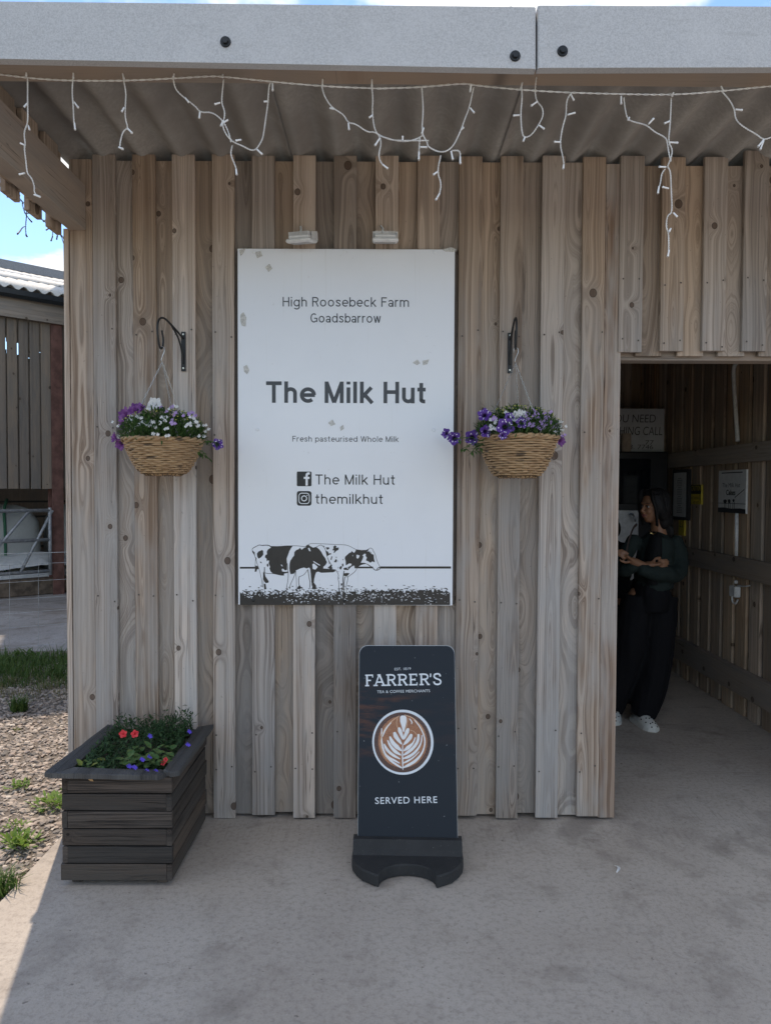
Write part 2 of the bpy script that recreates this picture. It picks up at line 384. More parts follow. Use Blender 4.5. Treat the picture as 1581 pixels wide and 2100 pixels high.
c = k.mix(k.rng(n, 0.3, 0.7), (.46,.31,.17), (.29,.18,.095)); M_WICKER = k.set(k.mix(k.rng(n2, 0.60, 0.68, 0.0, 0.85), c, (.06,.042,.03)), 0.6, 0, 0.35)
M_STAKE = plain('wicker_stake', (.13,.09,.055), 0.7)
M_CHAIN = plain('zinc_chain', (.55,.57,.58), 0.35, 0.9)
M_BLACKIRON = plain('black_painted_iron', (.018,.020,.022), 0.45)
M_SCREW = plain('zinc_screw', (.62,.60,.52), 0.35, 0.8)
M_NAIL = plain('rusty_nail', (.10,.085,.075), 0.7, 0.3)
k = NT('galvanised_fascia'); p = k.pos(); f = k.noise(p, 260.0, 3, 0.75); g = k.noise(p, 3.0, 4, 0.6); x, y, z = k.sep(p)
st = k.noise(k.xyz(k.mul(x, 5.0), 0.0, k.mul(z, 22.0)), 1.0, 4, 0.6)
c = k.mix(k.rng(f, 0.35, 0.7), (.56,.57,.58), (.40,.41,.42)); c = k.mix(k.rng(g, 0.45, 0.75, 0.0, 0.4), c, (.62,.63,.64)); c = k.mix(k.rng(st, 0.58, 0.75, 0.0, 0.3), c, (.25,.25,.25))
k.bump(f, 0.25, 0.002); M_FASCIA = k.set(c, 0.62, 0.15, 0.4)
k = NT('fibre_cement_sheet'); p = k.pos(); f = k.noise(p, 60.0, 4, 0.7); g = k.noise(p, 2.0, 4, 0.6)
k.bump(f, 0.2, 0.003); M_SHEET = k.set(k.mix(k.rng(g, 0.35, 0.7), k.mix(k.rng(f, 0.3, 0.7), (.36,.345,.32), (.29,.275,.255)), (.23,.215,.20)), 0.85)
M_BOLT = plain('black_bolt', (.03,.033,.036), 0.4, 0.4)
M_WIRE = plain('white_cable', (.80,.80,.78), 0.45); M_BULB = plain('white_bulb', (.83,.84,.84), 0.3, spec=0.6)
M_DWIRE = plain('silhouette_cable', (.10,.075,.065), 0.6)  # backlit look against the sky put into the cable and bulb colour
# the big sign: white laminate with a little grime
k = NT('sign_white'); p = k.pos(); x, y, z = k.sep(p); n = k.noise(p, 2.2, 5, 0.6); f = k.noise(p, 28.0, 4, 0.7)
dr = k.noise(k.xyz(k.mul(x, 45.0), 0.0, k.mul(z, 1.4)), 1.0, 3, 0.6)
c = k.mix(k.rng(n, 0.45, 0.75, 0.0, 0.35), (.83,.86,.90), (.75,.78,.82)); c = k.mix(k.rng(f, 0.66, 0.74, 0.0, 0.3), c, (.55,.55,.55)); c = k.mix(k.rng(dr, 0.62, 0.75, 0.0, 0.22), c, (.60,.60,.58))
M_SIGN = k.set(c, 0.22, 0, 0.5)
M_INK = plain('charcoal_print', (.055,.060,.068), 0.3, var=0.05); M_INKDARK = plain('black_print', (.016,.018,.021), 0.3, var=0.1)
M_COWINK = plain('cow_print', (.034,.033,.032), 0.3, var=0.1)
M_TAPE = plain('old_tape', (.56,.56,.54), 0.6, var=0.25, scale=160); M_BACKING = plain('sign_edge', (.06,.045,.035), 0.6)
M_LAMP = plain('white_floodlight', (.74,.75,.75), 0.4, var=0.08); M_LAMPGLASS = plain('frosted_lamp_glass', (.62,.64,.65), 0.25)
k = NT('pavement_sign_print'); p = k.pos(); x, y, z = k.sep(p); n = k.noise(k.xyz(k.mul(x, 5.0), 0.0, k.mul(z, 26.0)), 1.0, 5, 0.62); n2 = k.noise(p, 3.0, 3, 0.6)
band = k.mul(k.rng(z, 0.36, 0.47), k.rng(z, 0.64, 0.72, 1.0, 0.0)); lf = k.rng(x, -0.02, 0.20, 1.0, 0.12)
c = k.mix(k.mul(k.mul(k.rng(n, 0.46, 0.66), band), lf), (.013,.019,.028), (.085,.040,.030))
spk = k.noise(p, 75.0, 2, 0.5); c = k.mix(k.rng(spk, 0.735, 0.77, 0.0, 0.6), c, (.30,.31,.32)); M_BOARD = k.set(c, 0.42, 0, 0.25)
M_BOARDEDGE = plain('sign_edge_alu', (.35,.36,.37), 0.4, 0.5)
k = NT('recycled_rubber'); n = k.noise(k.obj(), 160.0, 3, 0.7); g = k.noise(k.obj(), 14.0, 4, 0.6); k.bump(n, 0.4, 0.003)
M_RUBBER = k.set(k.mix(k.rng(n, 0.66, 0.72, 0.0, 0.45), k.mix(g, (.012,.013,.014), (.040,.040,.040)), (.30,.29,.27)), 0.75)
M_PRINTW = plain('pale_print', (.72,.76,.80), 0.3, var=0.05)
k = NT('coffee_crema'); p = k.obj(); n = k.noise(p, 70.0, 5, 0.7); n2 = k.noise(p, 420.0, 2, 0.6)
M_CREMA = k.set(k.mix(k.rng(n2, 0.4, 0.65, 0.0, 0.6), k.mix(k.rng(n, 0.35, 0.65), (.36,.135,.055), (.22,.075,.032)), (.50,.24,.11)), 0.3)
k = NT('coffee_dark'); n = k.noise(k.obj(), 330.0, 3, 0.7); M_COFFEE = k.set(k.mix(k.rng(n, 0.5, 0.7), (.055,.020,.014), (.25,.09,.045)), 0.3)
M_MILK = plain('milk_foam_print', (.80,.80,.80), 0.3, var=0.04); M_TAN = plain('crema_edge_print', (.66,.42,.26), 0.3)

# ================================================================== SETTING
def sheet(name, x0, x1, y0, y1, z, mat, nx=1, ny=1):
    m = MB(); g = [[(x0+(x1-x0)*i/nx, y0+(y1-y0)*j/ny, z) for i in range(nx+1)] for j in range(ny+1)]
    vs = [p for r in g for p in r]; fs = [(j*(nx+1)+i, j*(nx+1)+i+1, (j+1)*(nx+1)+i+1, (j+1)*(nx+1)+i) for j in range(ny) for i in range(nx)]
    m.add(vs, fs); return structure(m.build(name, mat, fixn=False))
sheet('ground', -600, 600, -600, 600, -0.062, M_GROUND)
SLX = -1.425
m = MB(); m.cbox((SLX, -30, -0.2), (25, 3.9, 0.0), 0.006); structure(m.build('concrete_slab', M_CONC))  # carried on far behind the camera to bounce more sunlight onto wall and canopy
m = MB(); nx, ny = 46, 70; vs = []
for j in range(ny+1):
    for i in range(nx+1):
        x = -6.0 + (SLX+0.01+6.0)*i/nx; y = -4.5 + 8.1*j/ny
        h = 0.016*mnoise.noise(Vector((x*2.1, y*2.1, 0))) + 0.01*mnoise.noise(Vector((x*6, y*6, 3)))
        vs.append((x, y, -0.035 + h*min(1, (SLX-x)*5+0.1)))
m.add(vs, [(j*(nx+1)+i, j*(nx+1)+i+1, (j+1)*(nx+1)+i+1, (j+1)*(nx+1)+i) for j in range(ny) for i in range(nx)])
structure(m.build('gravel_bed', M_SOIL, smooth=True, fixn=False))
sheet('farmyard', -14, 1.5, 3.35, 16, -0.045, M_YARD)

# loose stones: one mass nobody could count
def scatter_stones(name, n, region, smin, smax, seed, dens=None):
    rg = np.random.default_rng(seed)
    base = np.array([(1,0,0),(0,1,0),(-1,0,0),(0,-1,0),(.55,.55,.62),(-.55,.5,.6),(-.5,-.6,.62),(.6,-.5,.58),(0,0,-.7)], float)
    fc = np.array([(0,1,4),(1,2,5),(2,3,6),(3,0,7),(4,1,5),(5,2,6),(6,3,7),(7,0,4),(4,5,6),(4,6,7),(1,0,8),(2,1,8),(3,2,8),(0,3,8)])
    V = []; F = []; T = []; cnt = 0
    while cnt < n:
        x = rg.uniform(region[0], region[1]); y = rg.uniform(region[2], region[3])
        if dens and rg.random() > dens(x, y): continue
        s = smin + (smax-smin)*rg.random()**2.0
        b = base*(1+rg.uniform(-.28, .28, base.shape))*np.array([s, s*rg.uniform(.55, .95), s*rg.uniform(.35, .7)])
        a = rg.uniform(0, 6.283); ca, sa = math.cos(a), math.sin(a); t = rg.normal(0, .22)
        b = b @ np.array([[ca, sa, 0], [-sa, ca, 0], [0, 0, 1]]); b[:, 2] += b[:, 0]*t
        hz = 0.016*mnoise.noise(Vector((x*2.1, y*2.1, 0))) + 0.01*mnoise.noise(Vector((x*6, y*6, 3)))
        zz = -0.035 + hz*min(1, (SLX-x)*5+0.1)
        V.append(b + np.array([x, y, zz + s*0.12])); F.append(fc + cnt*9); T.append(np.full(9, rg.random())); cnt += 1
    V = np.concatenate(V); F = np.concatenate(F); T = np.concatenate(T)
    me = bpy.data.meshes.new(name); me.from_pydata(V.tolist(), [], F.tolist()); at_ = me.attributes.new('tone', 'FLOAT', 'POINT'); at_.data.foreach_set('value', T); me.update()
    return stuff(link(name, me, M_STONE))
o = scatter_stones('gravel', 30000, (-3.7, SLX-0.012, -1.3, 3.1), 0.006, 0.023, 3, lambda x, y: 1.0 if y > -0.8 else .5)
o['label'] = 'loose pale gravel and chippings beside the concrete slab'; o['category'] = 'gravel'

# ------------------------------------------------------------------ grass
def blades(m, x, y, z, n, h, spread, rgn, lean=0.5, wd=0.004):
    for _ in range(n):
        a = rgn.uniform(0, 6.283); r = spread*math.sqrt(rgn.random()); bx, by = x+r*math.cos(a), y+r*math.sin(a)
        hh = h*rgn.uniform(.5, 1.15); la = rgn.uniform(0, 6.283); ll = hh*lean*rgn.uniform(.2, 1.3); wa = la+1.57
        wx, wy = wd*math.cos(wa), wd*math.sin(wa); dx, dy = ll*math.cos(la), ll*math.sin(la)
        m.add([(bx-wx, by-wy, z), (bx+wx, by+wy, z), (bx+wx*.8+dx*.35, by+wy*.8+dy*.35, z+hh*.6), (bx-wx*.8+dx*.35, by-wy*.8+dy*.35, z+hh*.6), (bx+dx, by+dy, z+hh*(1-.25*min(1, ll/hh)))], [(0,1,2,3), (3,2,4)])
rgn = random.Random(5)
m = MB(); m2 = MB()
for _ in range(2300):
    x = rgn.uniform(-4.6, -1.3); back = 3.45 + 0.35*(x+2.5)*0.6; y = rgn.uniform(2.28, back)
    e = min(1, (y-2.2)/0.35); blades(m, x, y, -0.05, 5, 0.06+0.13*e*rgn.random(), 0.05, rgn, 0.7, 0.0035)
for _ in range(170):
    x = rgn.uniform(-4.0, -1.4); blades(m2, x, rgn.uniform(1.95, 2.5), -0.04, 7, 0.10, 0.05, rgn, 1.3, 0.002)
blades(m2, -2.02, 2.16, -0.03, 70, 0.20, 0.06, rgn, 0.8, 0.0025)
blades(m2, -1.75, 2.6, -0.03, 25, 0.42, 0.12, rgn, 0.35, 0.002); blades(m, -1.9, 3.0, -0.03, 14, 0.5, 0.2, rgn, 0.3, 0.003)
o = stuff(m.build('grass', M_GRASS, fixn=False)); o['label'] = 'strip of rough green grass between gravel and farmyard'; o['category'] = 'grass'
o = stuff(m2.build('dry_grass', M_DRYGRASS, fixn=False)); o['label'] = 'dry straw-coloured grass fringe at the edge of the gravel'; o['category'] = 'grass'
def leaf(m, p, d, up, L, W, fold=0.25):
    p = Vector(p); d = Vector(d).normalized(); s = d.cross(Vector(up))
    s = s.normalized() if s.length > 1e-4 else d.orthogonal().normalized(); nn = s.cross(d)
    m.add([p, p+d*L*.35+s*W*.5+nn*W*fold*.5, p+d*L*.72+s*W*.38+nn*W*fold*.3, p+d*L-nn*L*.08, p+d*L*.72-s*W*.38+nn*W*fold*.3, p+d*L*.35-s*W*.5+nn*W*fold*.5, p+d*L*.5], [(0,1,6),(1,2,6),(2,3,6),(3,4,6),(4,5,6),(5,0,6)])
def rdir(r, zmin=-1, zmax=1):
    z = r.uniform(zmin, zmax); a = r.uniform(0, 6.283); q = math.sqrt(max(0, 1-z*z)); return Vector((q*math.cos(a), q*math.sin(a), z))
def weed(px, py, size, n, label, mat, kind='leafy'):
    p = atz(px, py, -0.03); m = MB(); r = random.Random(int(px*7+py))
    if kind == 'grassy': blades(m, p.x, p.y, p.z, n*3, size*1.3, size*.6, r, 0.8, 0.003)
    else:
        for _ in range(n):
            d = rdir(r, 0.1, 0.9); b = p + Vector((r.uniform(-1, 1)*size*.6, r.uniform(-1, 1)*size*.4, 0.0)); leaf(m, b + d*size*.3, d, (0, 0, 1), size*r.uniform(.3, .6), size*r.uniform(.12, .24))
            m.tube([b, b+d*size*.35], 0.0012, 4)
    tag(m.build('weed', mat, fixn=False), label, 'weed', 'weeds in the gravel')
weed(110, 1652, .10, 60, 'bushy bright green weed in gravel just left of the dark planter', M_WEED)
weed(42, 1615, .07, 34, 'small yellow-green weed higher up the sunlit gravel left of the planter', M_WEED)
weed(40, 1735, .10, 60, 'broad sprawling green weed in gravel near the slab edge', M_WEED)
weed(30, 1698, .06, 26, 'thin reddish-green weed above the sprawling weed in the gravel', M_WEED)
weed(12, 1835, .085, 34, 'tuft of green grass touching the slab edge at the left border', M_GRASS, 'grassy')
weed(40, 1458, .09, 60, 'dark green mossy weed in the shaded part of the gravel', M_GRASS, 'grassy')
weed(37, 1497, .03, 14, 'tiny pale yellow seedling at the shadow edge in the gravel', M_YELLOW)
weed(58, 1352, .16, 40, 'tall dark leafy weed standing in the grass by the wire fence', M_GRASS)

# ================================================================== THE HUT
hut = empty('farm_shop_hut', (0.4, 1.8, 0), 'weathered board-on-board timber milk hut with canopy and open doorway', 'hut')
WALLTOP = Z0(328)
r = random.Random(11)
tops = [217, 299, 379, 459, 540, 624, 707.5, 791, 875.5, 960, 1044, 1128, 1212]
T = 0.022
BW = 0.103
XL = X0(145); XPOST0, XPOST1 = X0(1236), X0(1266)
DOORTOP = Z0(735, 1400)
zb = 0.012
def board(px, y0, z0, z1, w, mat, dz=True):
    L = z1-z0; j = r.uniform(-.0025, .0025); tl = r.uniform(-.0012, .0012)
    return plank('board', hut, mat, (px, y0+T/2+j, (z0+z1)/2), w+r.uniform(-.003, .003), T, round(L, 2), 'Z', tl)
xs = [X0(p) for p in tops]
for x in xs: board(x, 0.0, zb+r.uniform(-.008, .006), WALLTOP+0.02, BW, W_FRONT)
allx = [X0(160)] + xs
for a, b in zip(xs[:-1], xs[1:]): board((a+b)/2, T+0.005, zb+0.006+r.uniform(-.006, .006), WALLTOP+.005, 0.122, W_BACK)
# corner board at the left end, and the edge of the side cladding
plank('corner_board', hut, W_FRONT, (X0(170), 0.006+T/2, (zb+WALLTOP)/2), X0(193)-X0(147), T, round(WALLTOP-zb, 2))
plank('corner_post', hut, W_BEAM, (XL+0.08, T*2+0.068, WALLTOP/2), 0.1, 0.1, round(WALLTOP-0.03, 2))
# over the doorway
dx = [X0(p, 520) for p in (1294, 1379.5, 1466, 1549, 1633, 1717, 1801, 1885)]
for i, x in enumerate(dx):
    board(x, 0.0, DOORTOP+0.033+r.uniform(-.006, .004), WALLTOP+(0.02 if i != 3 else 0.05), BW+.004, W_FRONT)
for a, b in zip(dx[:-1], dx[1:]): board((a+b)/2, T+0.005, DOORTOP+0.018, WALLTOP-0.012, 0.122, W_BACK)
plank('lintel', hut, W_BEAM, ((XPOST1+2.46)/2, 0.05+0.045, DOORTOP+0.06), 0.12, 0.085, round(2.46-XPOST1+0.02, 2), 'X')
# door post: its broad face flush with the boards, its reveal running back
plank('door_post', hut, W_POST, ((X0(1239)+X0(1268))/2-.002, 0.068, WALLTOP/2), X0(1268)-X0(1239)+0.012, 0.12, round(WALLTOP-.02, 2), 'Z', 0.0, None, 0.003)
plank('door_post', hut, W_POST, (2.45, 0.062, WALLTOP/2), 0.07, 0.12, round(WALLTOP-.02, 2))
# side and back walls (two layers of upright boards)
HB = 3.62; XR = 2.43
n = int(HB/0.185)
for i in range(n+1):
    y = 0.16+0.185*i
    plank('side_board', hut, W_FRONT, (XL-.003-T/2, y, WALLTOP/2-.02), 0.128, T, round(WALLTOP-.05, 2), 'ZX')
    plank('side_board', hut, W_FRONT, (XL-.003-T*1.5-.003, y+.0925, WALLTOP/2), 0.115, T, round(WALLTOP, 2), 'ZX')
    plank('side_board', hut, W_IN, (XR+T/2, y-.03, WALLTOP/2-.02), 0.135, T, round(WALLTOP-.05, 2), 'ZX')
    plank('side_board', hut, W_RAIL, (XR+T*1.5+.003, y+.0625, WALLTOP/2), 0.115, T, round(WALLTOP, 2), 'ZX')
plank('corner_trim', hut, W_FRONT, (XL-.0125, .047, (WALLTOP-.3)/2), .024, .082, round(WALLTOP-.32, 2))
for i in range(26):
    plank('back_board', hut, W_IN, (XL+0.08+0.158*i, HB+.03, WALLTOP/2), 0.162, T, round(WALLTOP, 2))
# rails on the inside of the right-hand wall, then the concrete footing below them
for (ya, yb) in ((902.5, 943.2), (1156.1, 1201.7), (1407.5, 1465)):
    za, zc = atx(1581, ya, XR-.05).z, atx(1581, yb, XR-.05).z
    plank('wall_rail', hut, W_RAIL, (XR-.024, HB/2+.08, (za+zc)/2), abs(za-zc), 0.046, 3.45, 'Y')
# inside ceiling boards
m = MB(); m.box((XL+.02, .15, WALLTOP-.02), (XR, HB, WALLTOP-.005)); m.build('ceiling_lining', M_SHEET, hut)
# nails
nm = MB()
def nail(x, z, Y=0.0, rad=0.0042):
    m_ = [(x+rad*math.cos(a), Y-.0016, z+rad*math.sin(a)) for a in [i*math.pi/3 for i in range(6)]]; nm.add(m_+[(x, Y-.0025, z)], [(i, (i+1) % 6, 6) for i in range(6)])
for x in xs:
    for zz in (Z0(1575), Z0(1228), Z0(885), Z0(684), Z0(1500)):
        for s in (-1, 1):
            if r.random() < .8: nail(x+s*.036+r.uniform(-.004, .004), zz+r.uniform(-.02, .02), -0.0028)
for x in dx[:4]:
    for zz in (Z0(700), Z0(575)):
        for s in (-1, 1): nail(x+s*.036, zz+r.uniform(-.02, .02), -0.0028)
stuff(nm.build('nail_heads', M_NAIL, hut, fixn=False))
# ---- canopy
YF = -1.071
BX0, BX1 = X0(143, 474), X0(178, 474); BZ = Z0(473, 178)
plank('canopy_side_beam', hut, W_BEAM, ((BX0+BX1)/2, (YF+.06-.004)/2, BZ+.1), .20, BX1-BX0, round(-YF-.07, 2), 'Y')
plank('canopy_side_beam', hut, W_BEAM, (XR+.06, (YF+.06)/2, BZ+.1), .20, .075, round(-YF-.07, 2), 'Y')
SHZ = WALLTOP+.012                                    # underside of the sheets
for i in range(6):
    y = -.075-.185*i
    plank('canopy_side_board', hut, W_FRONT, (BX0-T/2-.001, y-.0925, (BZ+SHZ)/2+.004), .128, T, round(SHZ-BZ-.01, 2), 'ZX')
    plank('canopy_side_board', hut, W_FRONT, (BX0-T*1.5-.004, y, (BZ+SHZ)/2-.014), .112, T, round(SHZ-BZ+.03, 2), 'ZX')
def corr(m, x0, x1, y0, y1, z, pitch, amp, th, ph=0.0, zslope=0.0, xf=None):
    nn = int((x1-x0)/pitch*12); top = []; bot = []
    for j, y in enumerate((y0, y1)):
        for i in range(nn+1):
            x = x0+(x1-x0)*i/nn; zz = z+amp*math.sin(2*math.pi*(x+ph)/pitch)+zslope*(y-y0)
            top.append((x, y, zz+th)); bot.append((x, y, zz))
    if xf: top = [xf(*p) for p in top]; bot = [xf(*p) for p in bot]
    q = nn+1; vs = top+bot; fs = []
    for i in range(nn):
        fs += [(i, i+1, q+i+1, q+i), (2*q+i, 3*q+i, 3*q+i+1, 2*q+i+1), (i, 2*q+i, 2*q+i+1, i+1), (q+i, q+i+1, 3*q+i+1, 3*q+i)]
    fs += [(0, q, 3*q, 2*q), (nn, 2*q+nn, 3*q+nn, q+nn)]
    m.add(vs, fs)
xe = BX0-.06; k_ = 0
while xe < 2.75:
    m = MB(); corr(m, xe, min(xe+1.06, 2.8), YF+.15, HB+.2, SHZ+.026+(.007 if k_ % 2 else 0), .1767, .026, .006, 0.0)
    o = m.build('roof_sheet', M_SHEET, hut, smooth=False); xe += 1.0; k_ += 1
    for pl in o.data.polygons: pl.use_smooth = True
# fascia in two lengths with bolts; timber header behind
def fas(p):
    x0, y0t, y0b, x1, y1t, y1b = p
    a, b, c, d = at(x0, y0t, YF), at(x0, y0b, YF), at(x1, y1b, YF), at(x1, y1t, YF); th = Vector((0, .03, 0)); ch = .004
    m = MB(); vs = [a, b, c, d]; ii = [Vector((v.x, v.y, v.z)) for v in vs]
    cen = (a+b+c+d)/4; fr = [v+(cen-v).normalized()*ch for v in vs]; md = [v+Vector((0, ch, 0)) for v in vs]; bk = [v+th for v in vs]
    m.loft([fr, md, bk]); return m.build('fascia', M_FASCIA, hut)
f1 = fas((-420, -2, 113, 1098.5, 14.5, 141)); f2 = fas((1102.5, 11, 139.5, 2020, 15, 137))
def bolt(px, py, parent):
    p = at(px, py, YF-.001); m = MB()
    for rad, y0, y1 in ((.0165, 0, -.004), (.010, -.004, -.011)):
        nn = 18 if rad > .012 else 6
        m.loft([[(p.x+rad*math.cos(6.2832*i/nn), p.y+y0, p.z+rad*math.sin(6.2832*i/nn)) for i in range(nn)], [(p.x+rad*.93*math.cos(6.2832*i/nn), p.y+y1, p.z+rad*.93*math.sin(6.2832*i/nn)) for i in range(nn)]])
    m.build('bolt', M_BOLT, parent)
bolt(463, 86, f1); bolt(1056, 115, f1); bolt(1153, 105, f2)
zh = at(790, 136, YF+.03).z
plank('header_timber', hut, W_BEAM, (.45, YF+.085, zh+.085), .17, .098, 4.1, 'X', 0.004)
# small door latch keep on the outside of the left wall
m = MB(); m.cbox((XL-.062, .10, 1.40), (XL-.0505, .16, 1.46), .003); m.build('gate_latch', M_BLACKIRON, hut)
# ================================================================== LETTERING
EXY = (Vector((1,0,0)), Vector((0,0,1)), Vector((0,-1,0)))       # right, up, towards the viewer
def textmesh(s, weight=0.0, spacing=1.0):
    cu = bpy.data.curves.new('lettering', 'FONT'); cu.body = s; cu.size = 1.0; cu.offset = weight; cu.space_character = spacing; cu.resolution_u = 6; cu.fill_mode = 'BOTH'
    ob = bpy.data.objects.new('tmp', cu); col.objects.link(ob); dg = bpy.context.evaluated_depsgraph_get(); dg.update()
    me = bpy.data.meshes.new_from_object(ob.evaluated_get(dg)); bpy.data.objects.remove(ob); bpy.data.curves.remove(cu); return me
def lettering(s, P0, width, height, mat, parent, frame=EXY, weight=0.0, spacing=1.0, name='lettering', lift=0.0012, ref=None, slant=0.0):
    """P0: lower-left corner of the caps; width of the line; height of the capital letters"""
    me = textmesh(s, weight, spacing); n = len(me.vertices); co = np.empty(n*3); me.vertices.foreach_get('co', co); co = co.reshape(-1, 3)
    rm = textmesh(ref or 'H', weight); rc = np.empty(len(rm.vertices)*3); rm.vertices.foreach_get('co', rc); rc = rc.reshape(-1, 3); cap = rc[:, 1].max(); bpy.data.meshes.remove(rm)
    x = (co[:, 0]-co[:, 0].min())/(co[:, 0].max()-co[:, 0].min())*width; y = co[:, 1]/cap*height
    x = x + y*slant
    ex, ey, ez = [np.array(v) for v in frame]; W_ = np.array(P0)[None, :] + x[:, None]*ex + y[:, None]*ey + ez*lift
    me.vertices.foreach_set('co', W_.ravel()); me.update(); me.materials.clear()
    return link(name, me, mat, parent)
def flatpoly(m, pts, lift=0.0): m.add([Vector((x, y-lift, z)) for x, y, z in pts], [tuple(range(len(pts)))])
def stroke(m, pts, w, frame, P0, lift):
    """flat ribbon along a 2-D polyline (local x,y) laid on a plane"""
    ex, ey, ez = frame; n = len(pts); L = []; Rr = []
    for i, (x, y) in enumerate(pts):
        a = pts[max(i-1, 0)]; b = pts[min(i+1, n-1)]; tx, ty = b[0]-a[0], b[1]-a[1]; l = math.hypot(tx, ty) or 1
        ww = w[i] if isinstance(w, (list, tuple)) else w; nx, ny = -ty/l*ww/2, tx/l*ww/2
        L.append(Vector(P0)+ex*(x+nx)+ey*(y+ny)+ez*lift); Rr.append(Vector(P0)+ex*(x-nx)+ey*(y-ny)+ez*lift)
    m.add(L+Rr, [(i, n+i, n+i+1, i+1) for i in range(n-1)])
def shape(m, pts, frame, P0, lift):
    ex, ey, ez = frame; m.add([Vector(P0)+ex*x+ey*y+ez*lift for x, y in pts], [tuple(range(len(pts)))])
def smoothpts(pts, it=1, closed=False):
    for _ in range(it):
        q = []; n = len(pts)
        for i in range(n if closed else n-1):
            a, b = pts[i], pts[(i+1) % n]; q += [(a[0]*.75+b[0]*.25, a[1]*.75+b[1]*.25), (a[0]*.25+b[0]*.75, a[1]*.25+b[1]*.75)]
        pts = q if closed else [pts[0]]+q+[pts[-1]]
    return pts


def _arc(cx, cy, rx, ry, a0, a1, n=12): return [(cx+rx*math.cos(R_(a0+(a1-a0)*i/n)), cy+ry*math.sin(R_(a0+(a1-a0)*i/n))) for i in range(n+1)]
def sans_glyph(c, t):
    h = t/2; xh = .73; r_ = (xh-t)/2; cy = xh/2; bx = .255
    bowl = lambda x: _arc(x, cy, bx, r_, 0, 360, 22)
    G = {'H': ([[(h,0),(h,1)], [(.66-h,0),(.66-h,1)], [(h,.52),(.66-h,.52)]], .66), 'T': ([[(0,1-h),(.64,1-h)], [(.32,0),(.32,1-h)]], .64),
     'M': ([[(h,0),(h,1)], [(.80-h,0),(.80-h,1)], [(h,1-h*.3),(.40,.02)], [(.40,.02),(.80-h,1-h*.3)]], .80), 'F': ([[(h,0),(h,1)], [(h,1-h),(.54,1-h)], [(h,.52),(.48,.52)]], .54),
     'R': ([[(h,0),(h,1)], [(h,1-h),(.36,1-h)]+_arc(.36,.755-h*.5,.20,.245-h*.5,90,-90,10)+[(h,.51)], [(.36,.51),(.58,0)]], .62), 'G': ([_arc(.37,.5,.37-h,.5-h,48,318,22), [(.40,.46),(.70-h,.46)], [(.70-h*.2,.50),(.70-h*.2,.06)]], .74),
     'W': ([[(h*.6,1),(.25,.0)], [(.25,.0),(.48,1)], [(.48,1),(.71,.0)], [(.71,.0),(.96-h*.6,1)]], .96),
     'h': ([[(h,0),(h,1)], [(h,.40)]+_arc(.27,.46,.27-h,.27-h,165,0,10)+[(.54-h,0)]], .54), 'i': ([[(h,0),(h,xh)], [(h,.87),(h,1)]], t), 'l': ([[(h,0),(h,1)]], t), 'k': ([[(h,0),(h,1)], [(.48,xh),(h,.26)], [(.20,.40),(.52,0)]], .52),
     'e': ([_arc(bx+h,cy,bx,r_,-48,-360,22), [(h*1.6,cy),(2*bx+h*1.4,cy)]], .57), 'o': ([bowl(bx+h)], .57+h), 'c': ([_arc(bx+h,cy,bx,r_,48,312,20)], .52), 's': ([smoothpts([(.44,.54),(.40,.65),(.25,xh-h),(.09,.65),(.07,.54),(.16,.43),(.34,.33),(.43,.23),(.40,.10),(.25,h),(.09,.09),(.05,.20)], 2)], .48),
     'b': ([[(h,0),(h,1)], bowl(bx+h)], .57), 'd': ([[(2*bx+h,0),(2*bx+h,1)], bowl(bx+h)], .57+h), 'p': ([[(h,-.27),(h,xh)], bowl(bx+h)], .57), 'g': ([bowl(bx+h), [(2*bx+h,xh),(2*bx+h,-.02)]+_arc(bx+h,-.04,bx,.22,0,-150,12)], .57+h),
     'a': ([[(.06,.55)]+_arc(.25,.49,.22-h*.3,.24-h,150,0,9)+[(.47-h*.3,0)], _arc(.235,.21,.235-h,.21-h,0,360,18)], .50), 'r': ([[(h,0),(h,xh)], [(h,.36)]+_arc(.27,.45,.27-h,.28-h,160,75,7)], .34),
     'm': ([[(h,0),(h,xh)], [(h,.42)]+_arc(.24,.48,.24-h,.25-h,165,0,10)+[(.48-h,0)], [(.48-h,.42)]+_arc(.69-h,.48,.21,.25-h,165,0,10)+[(.90-h,0)]], .90), 'u': ([[(h,xh)]+_arc(.27,.27,.27-h,.27-h,180,345,10)+[(.54-h,.33)], [(.54-h,0),(.54-h,xh)]], .54), 't': ([[(.16,.95),(.16,.14)]+_arc(.30,.15,.14,.15-h,180,280,7), [(0,xh-h),(.34,xh-h)]], .35), 'w': ([[(h*.6,xh),(.20,0)], [(.20,0),(.37,xh)], [(.37,xh),(.54,0)], [(.54,0),(.74-h*.6,xh)]], .74)}
    return G[c]
def sans(s, P0, width, height, t, mat, parent, frame=EXY, gap=.16, name='lettering'):
    """grotesque letters built stroke by stroke; P0 lower left, width of the line, cap height"""
    x = 0; items = []
    for c in s:
        if c == ' ': x += .30+gap*.5; continue
        g, w_ = sans_glyph(c, t); items.append((x, g)); x += w_+gap
    tot = x-gap; kx = width/tot; m = MB(); lf_ = .0008
    for x_, g in items:
        for pl in g: lf_ += .000006; stroke(m, [((x_+a)*kx, b*height) for a, b in pl], t*height, frame, P0, lf_)
    return m.build(name, mat, parent, fixn=False)

